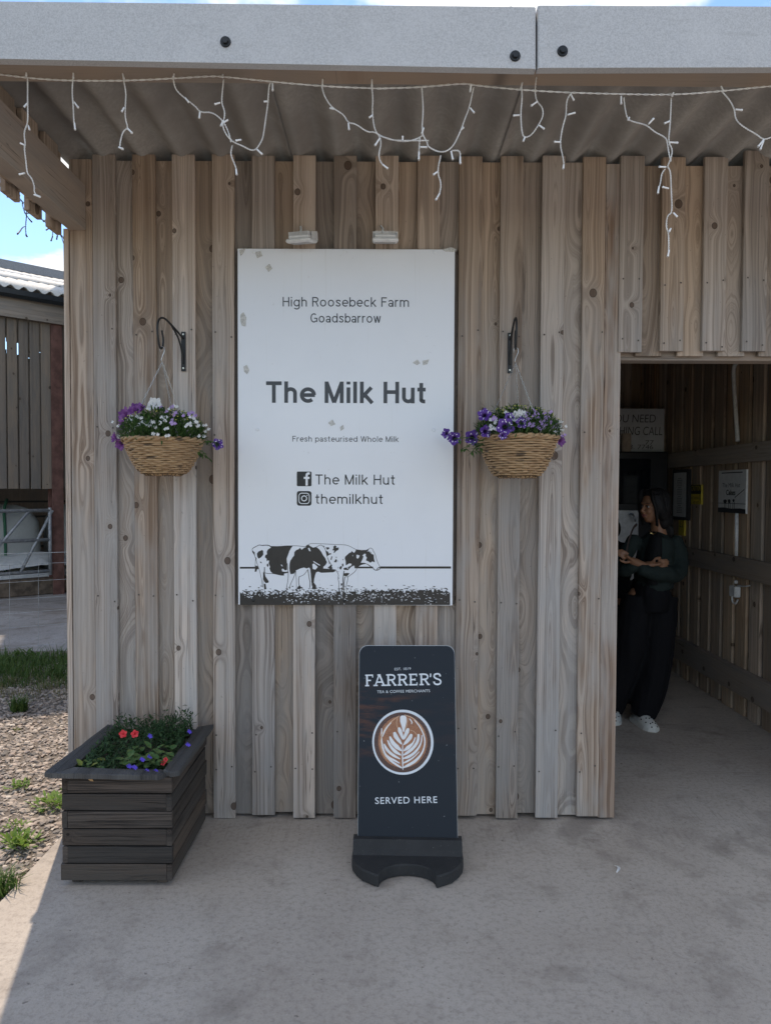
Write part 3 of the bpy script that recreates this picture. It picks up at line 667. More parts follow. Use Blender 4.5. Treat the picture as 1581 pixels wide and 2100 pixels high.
# ================================================================== THE BIG SIGN
SY = -0.016
sX0, sX1 = (X0(488.5, 870)+X0(491, 870))/2, X0(929.5, 870); sZ1, sZ0 = at(710, 510.5, SY).z, at(710, 1241, SY).z
sign = empty('sign_board', ((sX0+sX1)/2, SY, sZ0), 'large white milk hut sign with two printed cows on the front wall', 'sign')
m = MB(); m.cbox((sX0, SY, sZ0), (sX1, SY+.010, sZ1), .0015); m.build('panel', M_SIGN, sign)
m = MB(); m.cbox((sX0-.006, SY+.0105, sZ0+.004), (sX1+.011, -.0035, sZ1-.006), .001); m.build('backing_board', M_BACKING, sign)
def sp(px, py): return at(px, py, SY)
def sline(s, x0, x1, base, cap, mat, t):
    a = sp(x0, base); b = sp(x1, base); h = sp(x0, cap).z-a.z
    return sans(s, (a.x, SY, a.z), b.x-a.x, h, t, mat, sign, gap=.10 if t > .15 else .15)
sline('High Roosebeck Farm', 580, 838.5, 628.5, 609, M_INK, .115)
sline('Goadsbarrow', 637, 780.5, 661.5, 642.5, M_INK, .115)
sline('The Milk Hut', 546, 873, 826, 782, M_INK, .175)
sline('Fresh pasteurised Whole Milk', 600, 817, 905.5, 894, M_INK, .115)
sline('The Milk Hut', 647, 809.5, 993.5, 973, M_INKDARK, .115)
sline('themilkhut', 647, 785, 1033, 1013, M_INKDARK, .115)
def rrect(x0, y0, x1, y1, rad, n=5):
    o_ = []
    for cx, cy, a0 in ((x1-rad, y1-rad, 0), (x0+rad, y1-rad, 90), (x0+rad, y0+rad, 180), (x1-rad, y0+rad, 270)):
        for i in range(n+1): a = R_(a0+90*i/n); o_.append((cx+rad*math.cos(a), cy+rad*math.sin(a)))
    return o_
sc_ = sp(700, 1000).x-sp(699, 1000).x                            # metres per photo pixel on the sign
def icon(px, py): p = sp(px, py); return (p.x, SY, p.z)
m = MB(); P = icon(609, 997); u = sc_
shape(m, [(x*u, y*u) for x, y in rrect(0, 0, 30, 30, 2.2)], EXY, P, .0010); m.build('social_icon', M_INKDARK, sign, fixn=False)
m = MB()
stroke(m, [(x*u, y*u) for x, y in smoothpts([(26.5, 26.2), (22.5, 26.2), (20.6, 24.6), (20.2, 21), (20.2, 12), (20.2, 1.2)], 1)], 4.6*u, EXY, P, .0016)
stroke(m, [(14.3*u, 17*u), (26*u, 17*u)], 4.2*u, EXY, P, .0019); m.build('icon_letter', M_SIGN, sign, fixn=False)
m = MB(); P = icon(609, 1037)
shape(m, [(x*u, y*u) for x, y in rrect(0, 0, 30, 30, 5)], EXY, P, .0010); m.build('social_icon', M_INKDARK, sign, fixn=False)
m = MB(); q = rrect(4.3, 4.3, 25.7, 25.7, 6); stroke(m, [(x*u, y*u) for x, y in q+q[:1]], 1.5*u, EXY, P, .0016)
ci = [(15+5.2*math.cos(R_(a)), 15+5.2*math.sin(R_(a))) for a in range(0, 361, 20)]; stroke(m, [(x*u, y*u) for x, y in ci], 1.8*u, EXY, P, .0017)
shape(m, [((21.3+1.1*math.cos(R_(a)))*u, (21.3+1.1*math.sin(R_(a)))*u) for a in range(0, 360, 45)], EXY, P, .0018); m.build('icon_camera', M_SIGN, sign, fixn=False)
# ---- the two printed cows (traced outlines, flat print)
def c1(pts): return [(490+x/7.186, 1090+y/7.186) for x, y in pts]
def c2(pts): return [(630+x/7.186, 1090+y/7.186) for x, y in pts]
cow = MB(); lift = [.0008]
def S2(px, py): p = sp(px, py); return (p.x-sX0, p.z-sZ0)
O = (sX0, SY, sZ0)
def blk(pts): lift[0] += .000012; shape(cow, [S2(*p) for p in pts], EXY, O, lift[0])
def lin(pts, w=1.0, sm=1): lift[0] += .000012; stroke(cow, smoothpts([S2(*p) for p in pts], sm), w*sc_, EXY, O, lift[0])
blk(c1([(470,222),(560,222),(650,212),(700,208),(795,212),(770,245),(745,290),(720,360),(705,400),(712,470),(712,560),(700,575),(680,572),(650,545),(632,560),(640,590),(690,595),(725,590),(725,608),(668,620),(665,650),(620,648),(560,630),(500,618),(470,590),(452,545),(462,520),(440,470),(450,430),(425,425),(412,440),(410,400),(385,380),(395,345),(418,335),(412,300),(430,265),(472,238)]))
blk(c1([(985,232),(1005,200),(1025,192),(1050,215),(1095,238),(1140,225),(1185,262),(1215,300),(1245,355),(1275,395),(1298,455),(1280,490),(1245,520),(1245,545),(1160,560),(1140,600),(1125,640),(1112,690),(1105,750),(1140,800),(1135,850),(1080,850),(1085,800),(1068,740),(1070,650),(1060,560),(1035,530),(1000,545),(960,530),(905,545),(840,575),(815,620),(790,625),(765,630),(752,590),(745,540),(748,480),(760,430),(790,385),(815,355),(818,305),(845,275),(885,258),(905,240),(925,270),(960,242)]))
blk(c1([(1130,560),(1250,545),(1380,555),(1420,560),(1422,585),(1390,600),(1300,605),(1215,608),(1170,592),(1125,605)]))
blk(c1([(268,325),(290,295),(345,272),(360,285),(362,340),(330,380),(295,400),(275,375)])); blk(c1([(310,445),(330,445),(342,468),(325,465)])); blk(c1([(415,480),(432,472),(440,500),(428,524),(414,505)]))
blk(c1([(196,265),(210,285),(235,310),(240,365),(265,400),(262,415),(240,380),(225,340),(200,305)]))
blk(c1([(375,520),(385,525),(385,620),(392,660),(440,730),(440,752),(400,762),(378,740),(362,700),(362,630),(372,580)])); blk(c1([(370,770),(395,770),(408,850),(375,855)]))
blk(c1([(250,500),(285,515),(300,545),(268,560),(262,590),(235,595),(240,550)]))
blk(c1([(895,790),(925,830),(900,850),(850,845),(870,815)]))
lin(c1([(196,265),(215,240),(260,218),(300,196),(335,205),(380,200),(440,200),(475,222)]), 1.3); lin(c1([(340,206),(400,200),(445,204),(472,225)]), 1.6)
lin(c1([(470,218),(600,220),(700,210),(830,210),(900,214),(950,222),(985,225),(1005,198)]), .9); lin(c1([(248,395),(262,440),(285,520),(308,580),(325,650),(340,720),(350,820)]), .8); lin(c1([(250,400),(245,460),(240,540)]), .8)
lin(c1([(362,600),(362,700),(360,820)]), .7); lin(c1([(385,610),(440,620),(500,618),(600,640)]), 1.0)
lin(c1([(715,470),(725,560),(730,640),(725,720),(705,820),(708,860)]), 1.0); lin(c1([(835,580),(825,640),(790,720),(755,790),(750,850)]), 1.0); lin(c1([(840,580),(845,650),(850,740),(850,830)]), .8)
lin(c1([(890,665),(880,720),(890,800)]), 1.2); lin(c1([(1015,560),(985,610),(950,645),(885,668)]), .9); lin(c1([(1018,560),(1030,640),(1040,700),(1052,760),(1045,830)]), 1.4); lin(c1([(1055,540),(1060,600),(1070,700),(1080,800)]), 1.0)
lin(c1([(1025,190),(1070,176),(1160,178),(1290,184),(1420,190),(1580,198)]), .75)
# second cow
lin(c2([(270,184),(400,190),(560,196),(620,212),(680,245),(725,268),(800,276),(870,275),(900,262),(930,240),(960,252),(975,290),(1000,330),(1015,390),(1035,450),(1075,525)]), .8)
blk(c2([(720,268),(800,280),(868,278),(905,262),(885,290),(862,330),(845,325),(812,355),(830,365),(815,410),(790,460),(850,462),(880,475),(840,480),(790,495),(740,530),(705,535),(690,500),(650,520),(600,570),(545,560),(540,545),(590,530),(650,500),(655,475),(620,470),(570,500),(568,440),(555,395),(560,370),(605,330),(620,315),(650,305),(655,285),(690,315),(705,300)]))
blk(c2([(868,300),(905,292),(945,330),(980,340),(985,400),(998,455),(960,440),(930,460),(900,440),(865,425),(880,385),(860,360)]))
lin(c2([(880,478),(930,510),(970,535),(985,562),(1020,572),(1060,562),(1076,540),(1070,522),(1040,540),(1025,560)]), 1.5); lin(c2([(905,262),(890,295),(930,300),(945,325)]), .9)
for pts in ([(235,205),(255,215),(250,232)], [(270,235),(320,232),(328,252),(295,272),(285,250)], [(385,225),(410,202),(432,215),(425,240),(465,235),(462,270),(430,285),(400,318),(390,310),(405,280),(372,275),(390,245)], [(278,280),(310,300),(318,325),(350,318),(355,335),(320,345),(300,365),(285,340)], [(360,362),(372,370),(358,425),(345,410)], [(422,370),(438,375),(430,398)], [(395,450),(420,408),(440,415),(428,455)], [(440,425),(452,430),(445,450)], [(512,478),(532,472),(535,510),(515,520)], [(455,515),(465,540),(455,545)], [(480,555),(475,530),(500,505),(515,525),(500,560)], [(535,540),(570,530),(600,540),(580,565),(545,568)], [(520,415),(540,400),(530,425)], [(545,615),(590,610),(625,615),(600,650),(570,660),(530,650)], [(495,765),(520,762),(520,790),(500,805)], [(350,490),(370,490),(362,520),(378,540),(355,560),(300,535),(320,520)], [(455,585),(468,590),(458,600)], [(455,678),(470,680),(468,700)]):
    blk(c2(pts))
lin(c2([(140,225),(200,195),(235,215),(270,262),(285,330),(300,390),(330,450),(355,490)]), .9); lin(c2([(300,390),(320,430),(330,480)]), 1.2)
lin(c2([(415,560),(440,590),(465,640),(455,690),(470,760),(465,850),(475,900),(490,940)]), 1.0); lin(c2([(545,580),(535,640),(525,720),(535,800),(510,840),(520,890),(550,930)]), 1.6); lin(c2([(555,670),(545,740),(540,800),(545,890)]), 1.4); lin(c2([(600,670),(595,730),(575,790),(580,890)]), .9)
lin(c2([(735,535),(720,570),(690,605),(640,640),(600,668),(560,668)]), .9)
# horizon line, broken where the cows stand
for (x0, x1, y0, y1) in ((492.3, 523.5, 1162.5, 1166.2), (780, 924.6, 1161.5, 1166)): blk([(x0, y0), (x1, y0), (x1, y1), (x0, y1)])
blk([(727, 1162), (765, 1162), (765, 1165.5), (727, 1165.5)])
# printed turf: dark band with a ragged upper edge, dashes above it
rg2 = random.Random(21); top = []
x = 492.4
while x < 924.6:
    top.append((x, 1217+rg2.uniform(-4.5, 3)-(4 if x > 740 else 0))); x += rg2.uniform(1.5, 4)
band = [(492.4, 1240.6)]+top+[(924.6, 1214), (924.6, 1240.6)]; 
for a, b in zip(top[:-1], top[1:]): blk([(a[0], 1240.6), (a[0], a[1]), (b[0], b[1]), (b[0], 1240.6)])
for _ in range(300):
    x = rg2.uniform(493, 918); yy = 1216-abs(rg2.gauss(0, 6)); wq = rg2.uniform(1.5, 8); hq = rg2.uniform(.8, 2.0)
    if yy > 1199 and x+wq < 924: blk([(x, yy), (x+wq*.4, yy-hq*.4), (x+wq, yy+.3), (x+wq*.6, yy+hq)])
cow.build('cow_print', M_COWINK, sign, fixn=False)
wh = MB(); lw = [.00905]
def wt_(pts): lw[0] += .000004; shape(wh, [S2(*p) for p in pts], EXY, O, lw[0])
for _ in range(330):
    x = rg2.uniform(493.5, 920); yy = rg2.uniform(1217, 1239.4) if rg2.random() < .5 else 1215+abs(rg2.gauss(0, 8)); wq = rg2.uniform(1, 5.5); hq = rg2.uniform(.6, 1.7)
    if yy+hq < 1240 and x+wq < 924 and not (493 < x < 580 and yy > 1226): wt_([(x, yy), (x+wq*.5, yy-hq*.5), (x+wq, yy), (x+wq*.5, yy+hq*.7)])
for pts in ([(1020,250),(1040,235),(1062,290),(1040,288)], [(620,485),(640,490),(650,515),(635,508)], [(1095,430),(1130,450),(1200,492),(1190,502),(1105,450)], [(1085,480),(1110,470),(1165,520),(1130,560),(1090,550)], [(635,545),(655,572),(718,568),(715,585),(670,592),(640,575)], [(1018,240),(1035,250),(1030,270)]): wt_(c1(pts))
for pts in ([(728,345),(745,338),(752,352),(772,345),(768,375),(745,402),(728,385)], [(668,345),(675,345),(672,370)], [(585,535),(610,528),(600,550)]): wt_(c2(pts))
o = stuff(wh.build('print_highlights', M_SIGN, sign, fixn=False))
# keep the white specks just above the ink: both are thin films on the panel
for v in o.data.vertices: v.co.y = SY-.0045+(v.co.y-SY+.009)*.05
for v in bpy.data.objects['cow_print'].data.vertices: v.co.y = SY-.0006-(SY-.0008-v.co.y)*.25
# torn tape, screw caps
def tape(pts): 
    tm = MB(); shape(tm, [S2(*p) for p in pts], EXY, O, .0011+rg2.random()*.0003); tm.build('tape_remnant', M_TAPE, sign, fixn=False)
tape([(491, 513), (505, 509), (499, 520), (494, 526)]); tape([(523, 517), (535, 515), (539, 525), (528, 530)]); tape([(544, 548), (553, 541), (559, 551), (551, 558)])
tape([(494, 645), (500, 640), (506, 652), (504, 670), (496, 668), (493, 655)]); tape([(500, 752), (507, 748), (512, 760), (507, 768), (501, 762)]); tape([(846, 744), (856, 737), (862, 745), (855, 749)]); tape([(866, 740), (880, 737), (876, 747), (867, 749)])
tape([(673, 867), (682, 860), (688, 870), (679, 874)]); tape([(697, 876), (704, 871), (706, 879), (699, 884)]); tape([(907, 512), (925, 507), (936, 512), (930, 517), (912, 516)])
for (px, py) in ((521, 517), (708, 517), (891, 517), (528, 881), (889, 882), (520, 1231), (706, 1231), (891, 1233)):
    p = sp(px, py); m = MB(); m.loft([[(p.x+q*math.cos(a), SY-y_, p.z+q*math.sin(a)) for a in [i*math.pi/6 for i in range(12)]] for q, y_ in ((.0078, .0008), (.0074, .003), (.004, .0042))])
    m.build('screw_cap', M_SIGN if py < 1200 else M_INKDARK, sign, smooth=False)
# ---- floodlights over the sign
def floodlight(px, py, yaw, label):
    p = at(px, py, -.075); root = empty('floodlight', p, label, 'floodlight', 'floodlights over the sign')
    M = Matrix.Translation(p) @ Matrix.Rotation(yaw, 4, 'Z') @ Matrix.Rotation(R_(14), 4, 'X')
    w_ = .057
    m = MB(); m.cbox((-w_, -.055, -.016), (w_, .055, .002), .006, M); m.build('rim', M_LAMP, root)
    m = MB(); m.cbox((-w_+.012, -.043, -.0175), (w_-.012, .043, -.0155), .0006, M); m.build('glass', M_LAMPGLASS, root)
    m = MB(); m.cbox((-.047, -.042, .002), (.047, .042, .016), .004, M); m.build('housing', M_LAMP, root)
    for i in range(15):
        m = MB(); x = -.0435+.0062*i; m.box((x-.0014, -.040, .016), (x+.0014, .040, .030), M); m.build('cooling_fin', M_LAMP, root)
    m = MB(); 
    for s in (-1, 1): m.box((s*.053-.002, -.01, -.004), (s*.053+.002, .062, .030), M)
    m.box((-.053, .060, .014), (.053, .064, .036), M); m.build('bracket', M_LAMP, root)
    m = MB(); q = [M @ Vector(v) for v in ((-.012, .02, .028), (-.010, .03, .045), (-.018, .05, .058), (-.022, .068, .060))]; m.tube(q, .0045, 8); m.build('cable', M_LAMP, root, smooth=True)
floodlight(619, 491, R_(-14), 'white floodlight at the left above the sign, twisted askew'); floodlight(790, 490, R_(1), 'white floodlight at the right above the sign, mounted straight')

# ================================================================== PAVEMENT SIGN
pb0 = atz(836, 1745, .055); PBX = pb0.x; PBY = -.385; lean = R_(13)
pav = empty('pavement_sign', (PBX, PBY, 0), 'dark coffee pavement sign with latte picture on rubber base', 'pavement sign')
yaw = R_(-1.6); F = Matrix.Translation((PBX, PBY, .072)) @ Matrix.Rotation(yaw, 4, 'Z') @ Matrix.Rotation(R_(-.5), 4, 'Y') @ Matrix.Rotation(-lean, 4, 'X')
PW, PH = .412, .808
ol = [(-PW/2, 0), (PW/2, 0)]+[(PW/2-.036+.036*math.cos(R_(a)), PH-.036+.036*math.sin(R_(a))) for a in range(0, 91, 15)]+[(-PW/2+.036+.036*math.cos(R_(a)), PH-.036+.036*math.sin(R_(a))) for a in range(90, 181, 15)]
ex, ey, ez = [(F.to_3x3() @ Vector(v)) for v in ((1,0,0), (0,0,1), (0,-1,0))]; P0 = F @ Vector((0, 0, 0)); PF = (ex, ey, ez)
m = MB(); m.prism(ol, P0, ex, ey, -ez, .006); m.build('panel_edge', M_BOARDEDGE, pav)
m = MB(); m.prism([(x*.992, .003+y*.993) for x, y in ol], P0+ez*.0014, ex, ey, -ez, .0012); m.build('poster_face', M_BOARD, pav)
def pxy(px, py):                                     # photo pixel -> coordinates on the leaning panel
    d = ray(px, py); nrm = ez; t = (P0-CAM).dot(nrm)/d.dot(nrm); h = CAM+d*t-P0; return h.dot(ex), h.dot(ey)
def pline(s, x0, y0, x1, y1, capx, capy, weight=0.0, spacing=1.0, ref=None):
    a = Vector(pxy(x0, y0)); b = Vector(pxy(x1, y1)); c = Vector(pxy(capx, capy)); d = (b-a); L = d.length; d.normalize(); e = Vector((-d.y, d.x))
    lettering(s, P0+ex*a.x+ey*a.y, L, abs((c-a).dot(e)), M_PRINTW, pav, (ex*d.x+ey*d.y, ex*e.x+ey*e.y, ez), weight, spacing, lift=.0022, ref=ref)
pline('EST. 1819', 809.3, 1374.8, 842.3, 1373.6, 809.3, 1369.8, .0, 1.1)
pline('TEA & COFFEE MERCHANTS', 773.5, 1421.5, 881.5, 1419.2, 773.5, 1416, .0, 1.08)
pline('SERVED HERE', 769.5, 1648.5, 896.5, 1646.2, 769.5, 1635.2, .006, 1.12)
# slab-serif name, drawn stroke by stroke
def slab(ch, x, sc, base, frame, P, m, lift):
    t = .155; s_ = .12
    G = {'F': [([(.22,0),(.22,1)], t), ([(.22,.94),(.86,.94)], s_), ([(.22,.5),(.66,.5)], s_), ([(.86,1),(.86,.74)], .09), ([(0,.06),(.46,.06)], s_), ([(.02,.94),(.3,.94)], s_)],
         'A': [([(.16,.04),(.5,1)], s_), ([(.5,1),(.88,.04)], t), ([(.28,.34),(.74,.34)], s_), ([(0,.06),(.36,.06)], s_), ([(.66,.06),(1.06,.06)], s_), ([(.34,.95),(.62,.95)], .10)],
         'R': [([(.2,0),(.2,1)], t), (smoothpts([(.2,.94),(.6,.94),(.82,.84),(.82,.6),(.6,.5),(.2,.5)], 2), s_+.015), ([(.52,.5),(.86,.04)], t), ([(0,.06),(.42,.06)], s_), ([(.74,.06),(1.0,.06)], s_), ([(0,.94),(.3,.94)], s_)],
         'E': [([(.2,0),(.2,1)], t), ([(0,.94),(.84,.94)], s_), ([(.2,.5),(.66,.5)], s_), ([(0,.06),(.86,.06)], s_), ([(.84,1),(.84,.76)], .09), ([(.86,0),(.86,.26)], .09), ([(.66,.6),(.66,.4)], .08)],
         "'": [(smoothpts([(.14,.98),(.16,.84),(.04,.68)], 1), .12), ([(.08,.9),(.2,.9)], .16)],
         'S': [(smoothpts([(.76,.72),(.76,.86),(.6,.95),(.36,.95),(.12,.9),(.08,.7),(.22,.58),(.5,.5),(.76,.42),(.84,.24),(.7,.08),(.44,.04),(.16,.08),(.07,.2),(.07,.3)], 2), s_+.02)]}
    for pts, wd in G[ch]:
        lift[0] += .00002; stroke(m, [(x+px_*sc[0], base+py_*sc[1]) for px_, py_ in pts], wd*sc[1], frame, P, lift[0])
a = Vector(pxy(749, 1407.5)); b = Vector(pxy(905.5, 1404.5)); c = Vector(pxy(749, 1383.5)); d = b-a; L = d.length; d.normalize(); e = Vector((-d.y, d.x)); hh = (c-a).dot(e)
fr = (ex*d.x+ey*d.y, ex*e.x+ey*e.y, ez); Pn = P0+ex*a.x+ey*a.y; mm = MB(); lf = [.0021]
for ch, f0, wd in (('F', 0, .115), ('A', .108, .158), ('R', .277, .135), ('R', .425, .135), ('E', .575, .12), ('R', .71, .135), ("'", .852, .05), ('S', .895, .115)):
    slab(ch, L*f0, (L*wd, hh), 0, fr, Pn, mm, lf)
mm.build('name_lettering', M_PRINTW, pav, fixn=False)
# the latte
cx, cy = pxy(826, 1521.5); rad = (pxy(889, 1521)[0]-pxy(763.5, 1521)[0])/2
def disc(r_, lift, mat, name, ox=0, oy=0, n=56):
    m = MB(); shape(m, [(cx+ox+r_*math.cos(6.28318*i/n), cy+oy+r_*1.02*math.sin(6.28318*i/n)) for i in range(n)], PF, P0, lift); return m.build(name, mat, pav, fixn=False)
disc(rad, .0018, M_PRINTW, 'cup_rim'); disc(rad*.925, .0021, M_COFFEE, 'coffee', -rad*.012, -rad*.005); disc(rad*.80, .0024, M_CREMA, 'crema', -rad*.005, rad*.01)
lat = MB(); tan = MB(); ll = [.0027]
def lp(x, y): return (cx+(x-795)/660*rad, cy-(y-850)/690*rad*1.02)      # latte crop pixels
def leaf_l(pts, wds, mm_=lat, sm=2):
    ll[0] += .00001; q = smoothpts([lp(*p) for p in pts], sm); n_ = len(q)
    ws = [np.interp(i/(n_-1), np.linspace(0, 1, len(wds)), wds)/660*rad for i in range(n_)]; stroke(mm_, q, ws, PF, P0, ll[0])
for pts, wds in (
    ([(805,285),(805,330),(808,420),(812,520),(812,640)], [60,140,140,70,8]), ([(760,310),(770,330)], [60,40]), ([(840,310),(830,330)], [60,40]),
    ([(710,540),(735,620),(775,720),(797,800)], [30,85,60,6]), ([(915,555),(885,640),(835,740),(812,800)], [30,85,60,6]),
    ([(610,640),(640,730),(710,820),(775,900)], [40,90,70,8]), ([(985,680),(950,760),(880,840),(812,910)], [40,85,70,8]),
    ([(515,730),(560,850),(650,940),(770,1040)], [14,80,90,10]), ([(1065,750),(1020,870),(920,960),(808,1040)], [26,30,80,10]),
    ([(1135,680),(1125,830),(1020,980),(900,1070),(805,1130)], [40,60,60,60,10]), ([(465,810),(520,930),(620,1050),(760,1130)], [14,50,70,12]),
    ([(390,890),(450,1020),(580,1130),(740,1210)], [14,60,56,14]), ([(1210,700),(1190,880),(1080,1050),(930,1160),(800,1200)], [20,26,50,60,14]),
    ([(380,1060),(480,1170),(600,1230),(730,1300)], [14,36,40,14]), ([(1150,1050),(1020,1180),(900,1250),(795,1300)], [12,24,40,12]),
    ([(340,560),(330,800),(390,1080),(520,1240),(690,1350),(780,1400)], [16,26,36,46,40,14]), ([(540,430),(430,560),(355,740)], [34,30,16]),
    ([(1040,370),(1190,560),(1285,800),(1230,1060),(1080,1240),(930,1330),(800,1390)], [14,20,28,34,60,56,16]), ([(940,350),(1000,430),(980,470)], [16,26,8]),
    ([(793,900),(785,1100),(790,1250),(797,1440)], [12,26,30,10])): leaf_l(pts, wds)
for pts, wds in (([(720,290),(560,400),(400,560),(305,800),(340,1050),(450,1220)], [10,16,20,22,18,12]), ([(830,270),(1020,330),(1180,500),(1270,700)], [10,18,20,14]), ([(690,310),(650,450),(690,560)], [10,14,8]), ([(900,340),(890,470),(850,590)], [10,16,8]), ([(960,600),(1040,620),(1100,700)], [8,12,8])): leaf_l(pts, wds, tan)
tan.build('latte_edge', M_TAN, pav, fixn=False); lat.build('latte_leaf', M_MILK, pav, fixn=False)
# rubber base: slab with splayed front corners and a round bite out of front and back, clamp ridge on top
BWid = .225; fy = .215
half = [(-BWid, -.0)] + [(-BWid, -.085), (-.115, -fy)]
arc = [(.112*math.cos(R_(a))*1.0, -fy+.085*math.sin(R_(a))) for a in range(180, -1, -15)]
out = [(-BWid, .085), (-BWid, -.07), (-.219, -.105), (-.203, -.14), (-.175, -.178), (-.118, -fy)]+[(x, y) for x, y in arc]+[(.118, -fy), (.175, -.178), (.203, -.14), (.219, -.105), (BWid, -.07), (BWid, .085), (.118, .19), (-.118, .19)]
bm_ = Matrix.Translation((PBX, PBY+.02, .004)) @ Matrix.Rotation(yaw, 4, 'Z'); m = MB()
def ringz(sc, z): return [bm_ @ Vector((x*sc, y*sc, z)) for x, y in out]
m.loft([ringz(.99, 0), ringz(1.0, .004), ringz(1.0, .042), ringz(.985, .048)]); m.build('rubber_base', M_RUBBER, pav)
m = MB(); sec = [(-.050, .047), (-.034, .066), (-.020, .100), (.020, .100), (.034, .066), (.050, .047)]
m.loft([[bm_ @ Vector((x, y-.018, z)) for y, z in sec] for x in (-.222, .222)]); m.build('clamp_ridge', M_RUBBER, pav)

# ================================================================== HANGING BASKETS
def petal_flower(n_pet, Rr, lobes=5, ruffle=.15, depth=.5):
    m = MB(); N = lobes*6; rings = []
    for fr_, zz in ((.12, -depth), (.35, -.18*depth/.5), (.7, 0), (1.0, .06)):
        rings.append([(Rr*fr_*(1+(.13 if fr_ > .6 else .03)*math.cos(lobes*6.28318*i/N))*math.cos(6.28318*i/N), Rr*fr_*(1+(.13 if fr_ > .6 else .03)*math.cos(lobes*6.28318*i/N))*math.sin(6.28318*i/N), Rr*(zz+(ruffle*math.sin(lobes*2*6.28318*i/N+1) if fr_ > .9 else 0))) for i in range(N)])
    m.loft(rings, cap=False); b = len(m.v); m.v.append((0, 0, -depth*Rr)); m.f += [(i, (i+1) % N, b) for i in range(N)]
    return m.mesh('petunia', True)
ME_PET = petal_flower(5, .024); ME_PETM = petal_flower(5, .026, ruffle=.2, depth=.8)
def lobelia_mesh():
    m = MB()
    for a, L, W in ((-90, .0105, .0075), (-40, .0095, .007), (-140, .0095, .007), (60, .006, .003), (120, .006, .003)):
        d = Vector((math.cos(R_(a)), math.sin(R_(a)), .15)); leaf(m, (0, 0, 0), d, (0, 0, 1), L, W, .1)
    return m.mesh('lobelia')
ME_LOB = lobelia_mesh()
def inst(name, me, mat, parent, p, face, scale=1.0, roll=0.0):
    q = Vector(face).normalized().to_track_quat('Z', 'Y').to_matrix().to_4x4()
    o = link(name, me, None, parent, Matrix.Translation(Vector(p)) @ q @ Matrix.Rotation(roll, 4, 'Z') @ Matrix.Scale(scale, 4))
    if len(me.materials) == 0: me.materials.append(mat)
    if me.materials[0] != mat: o.material_slots[0].link = 'OBJECT'; o.material_slots[0].material = mat
    return o
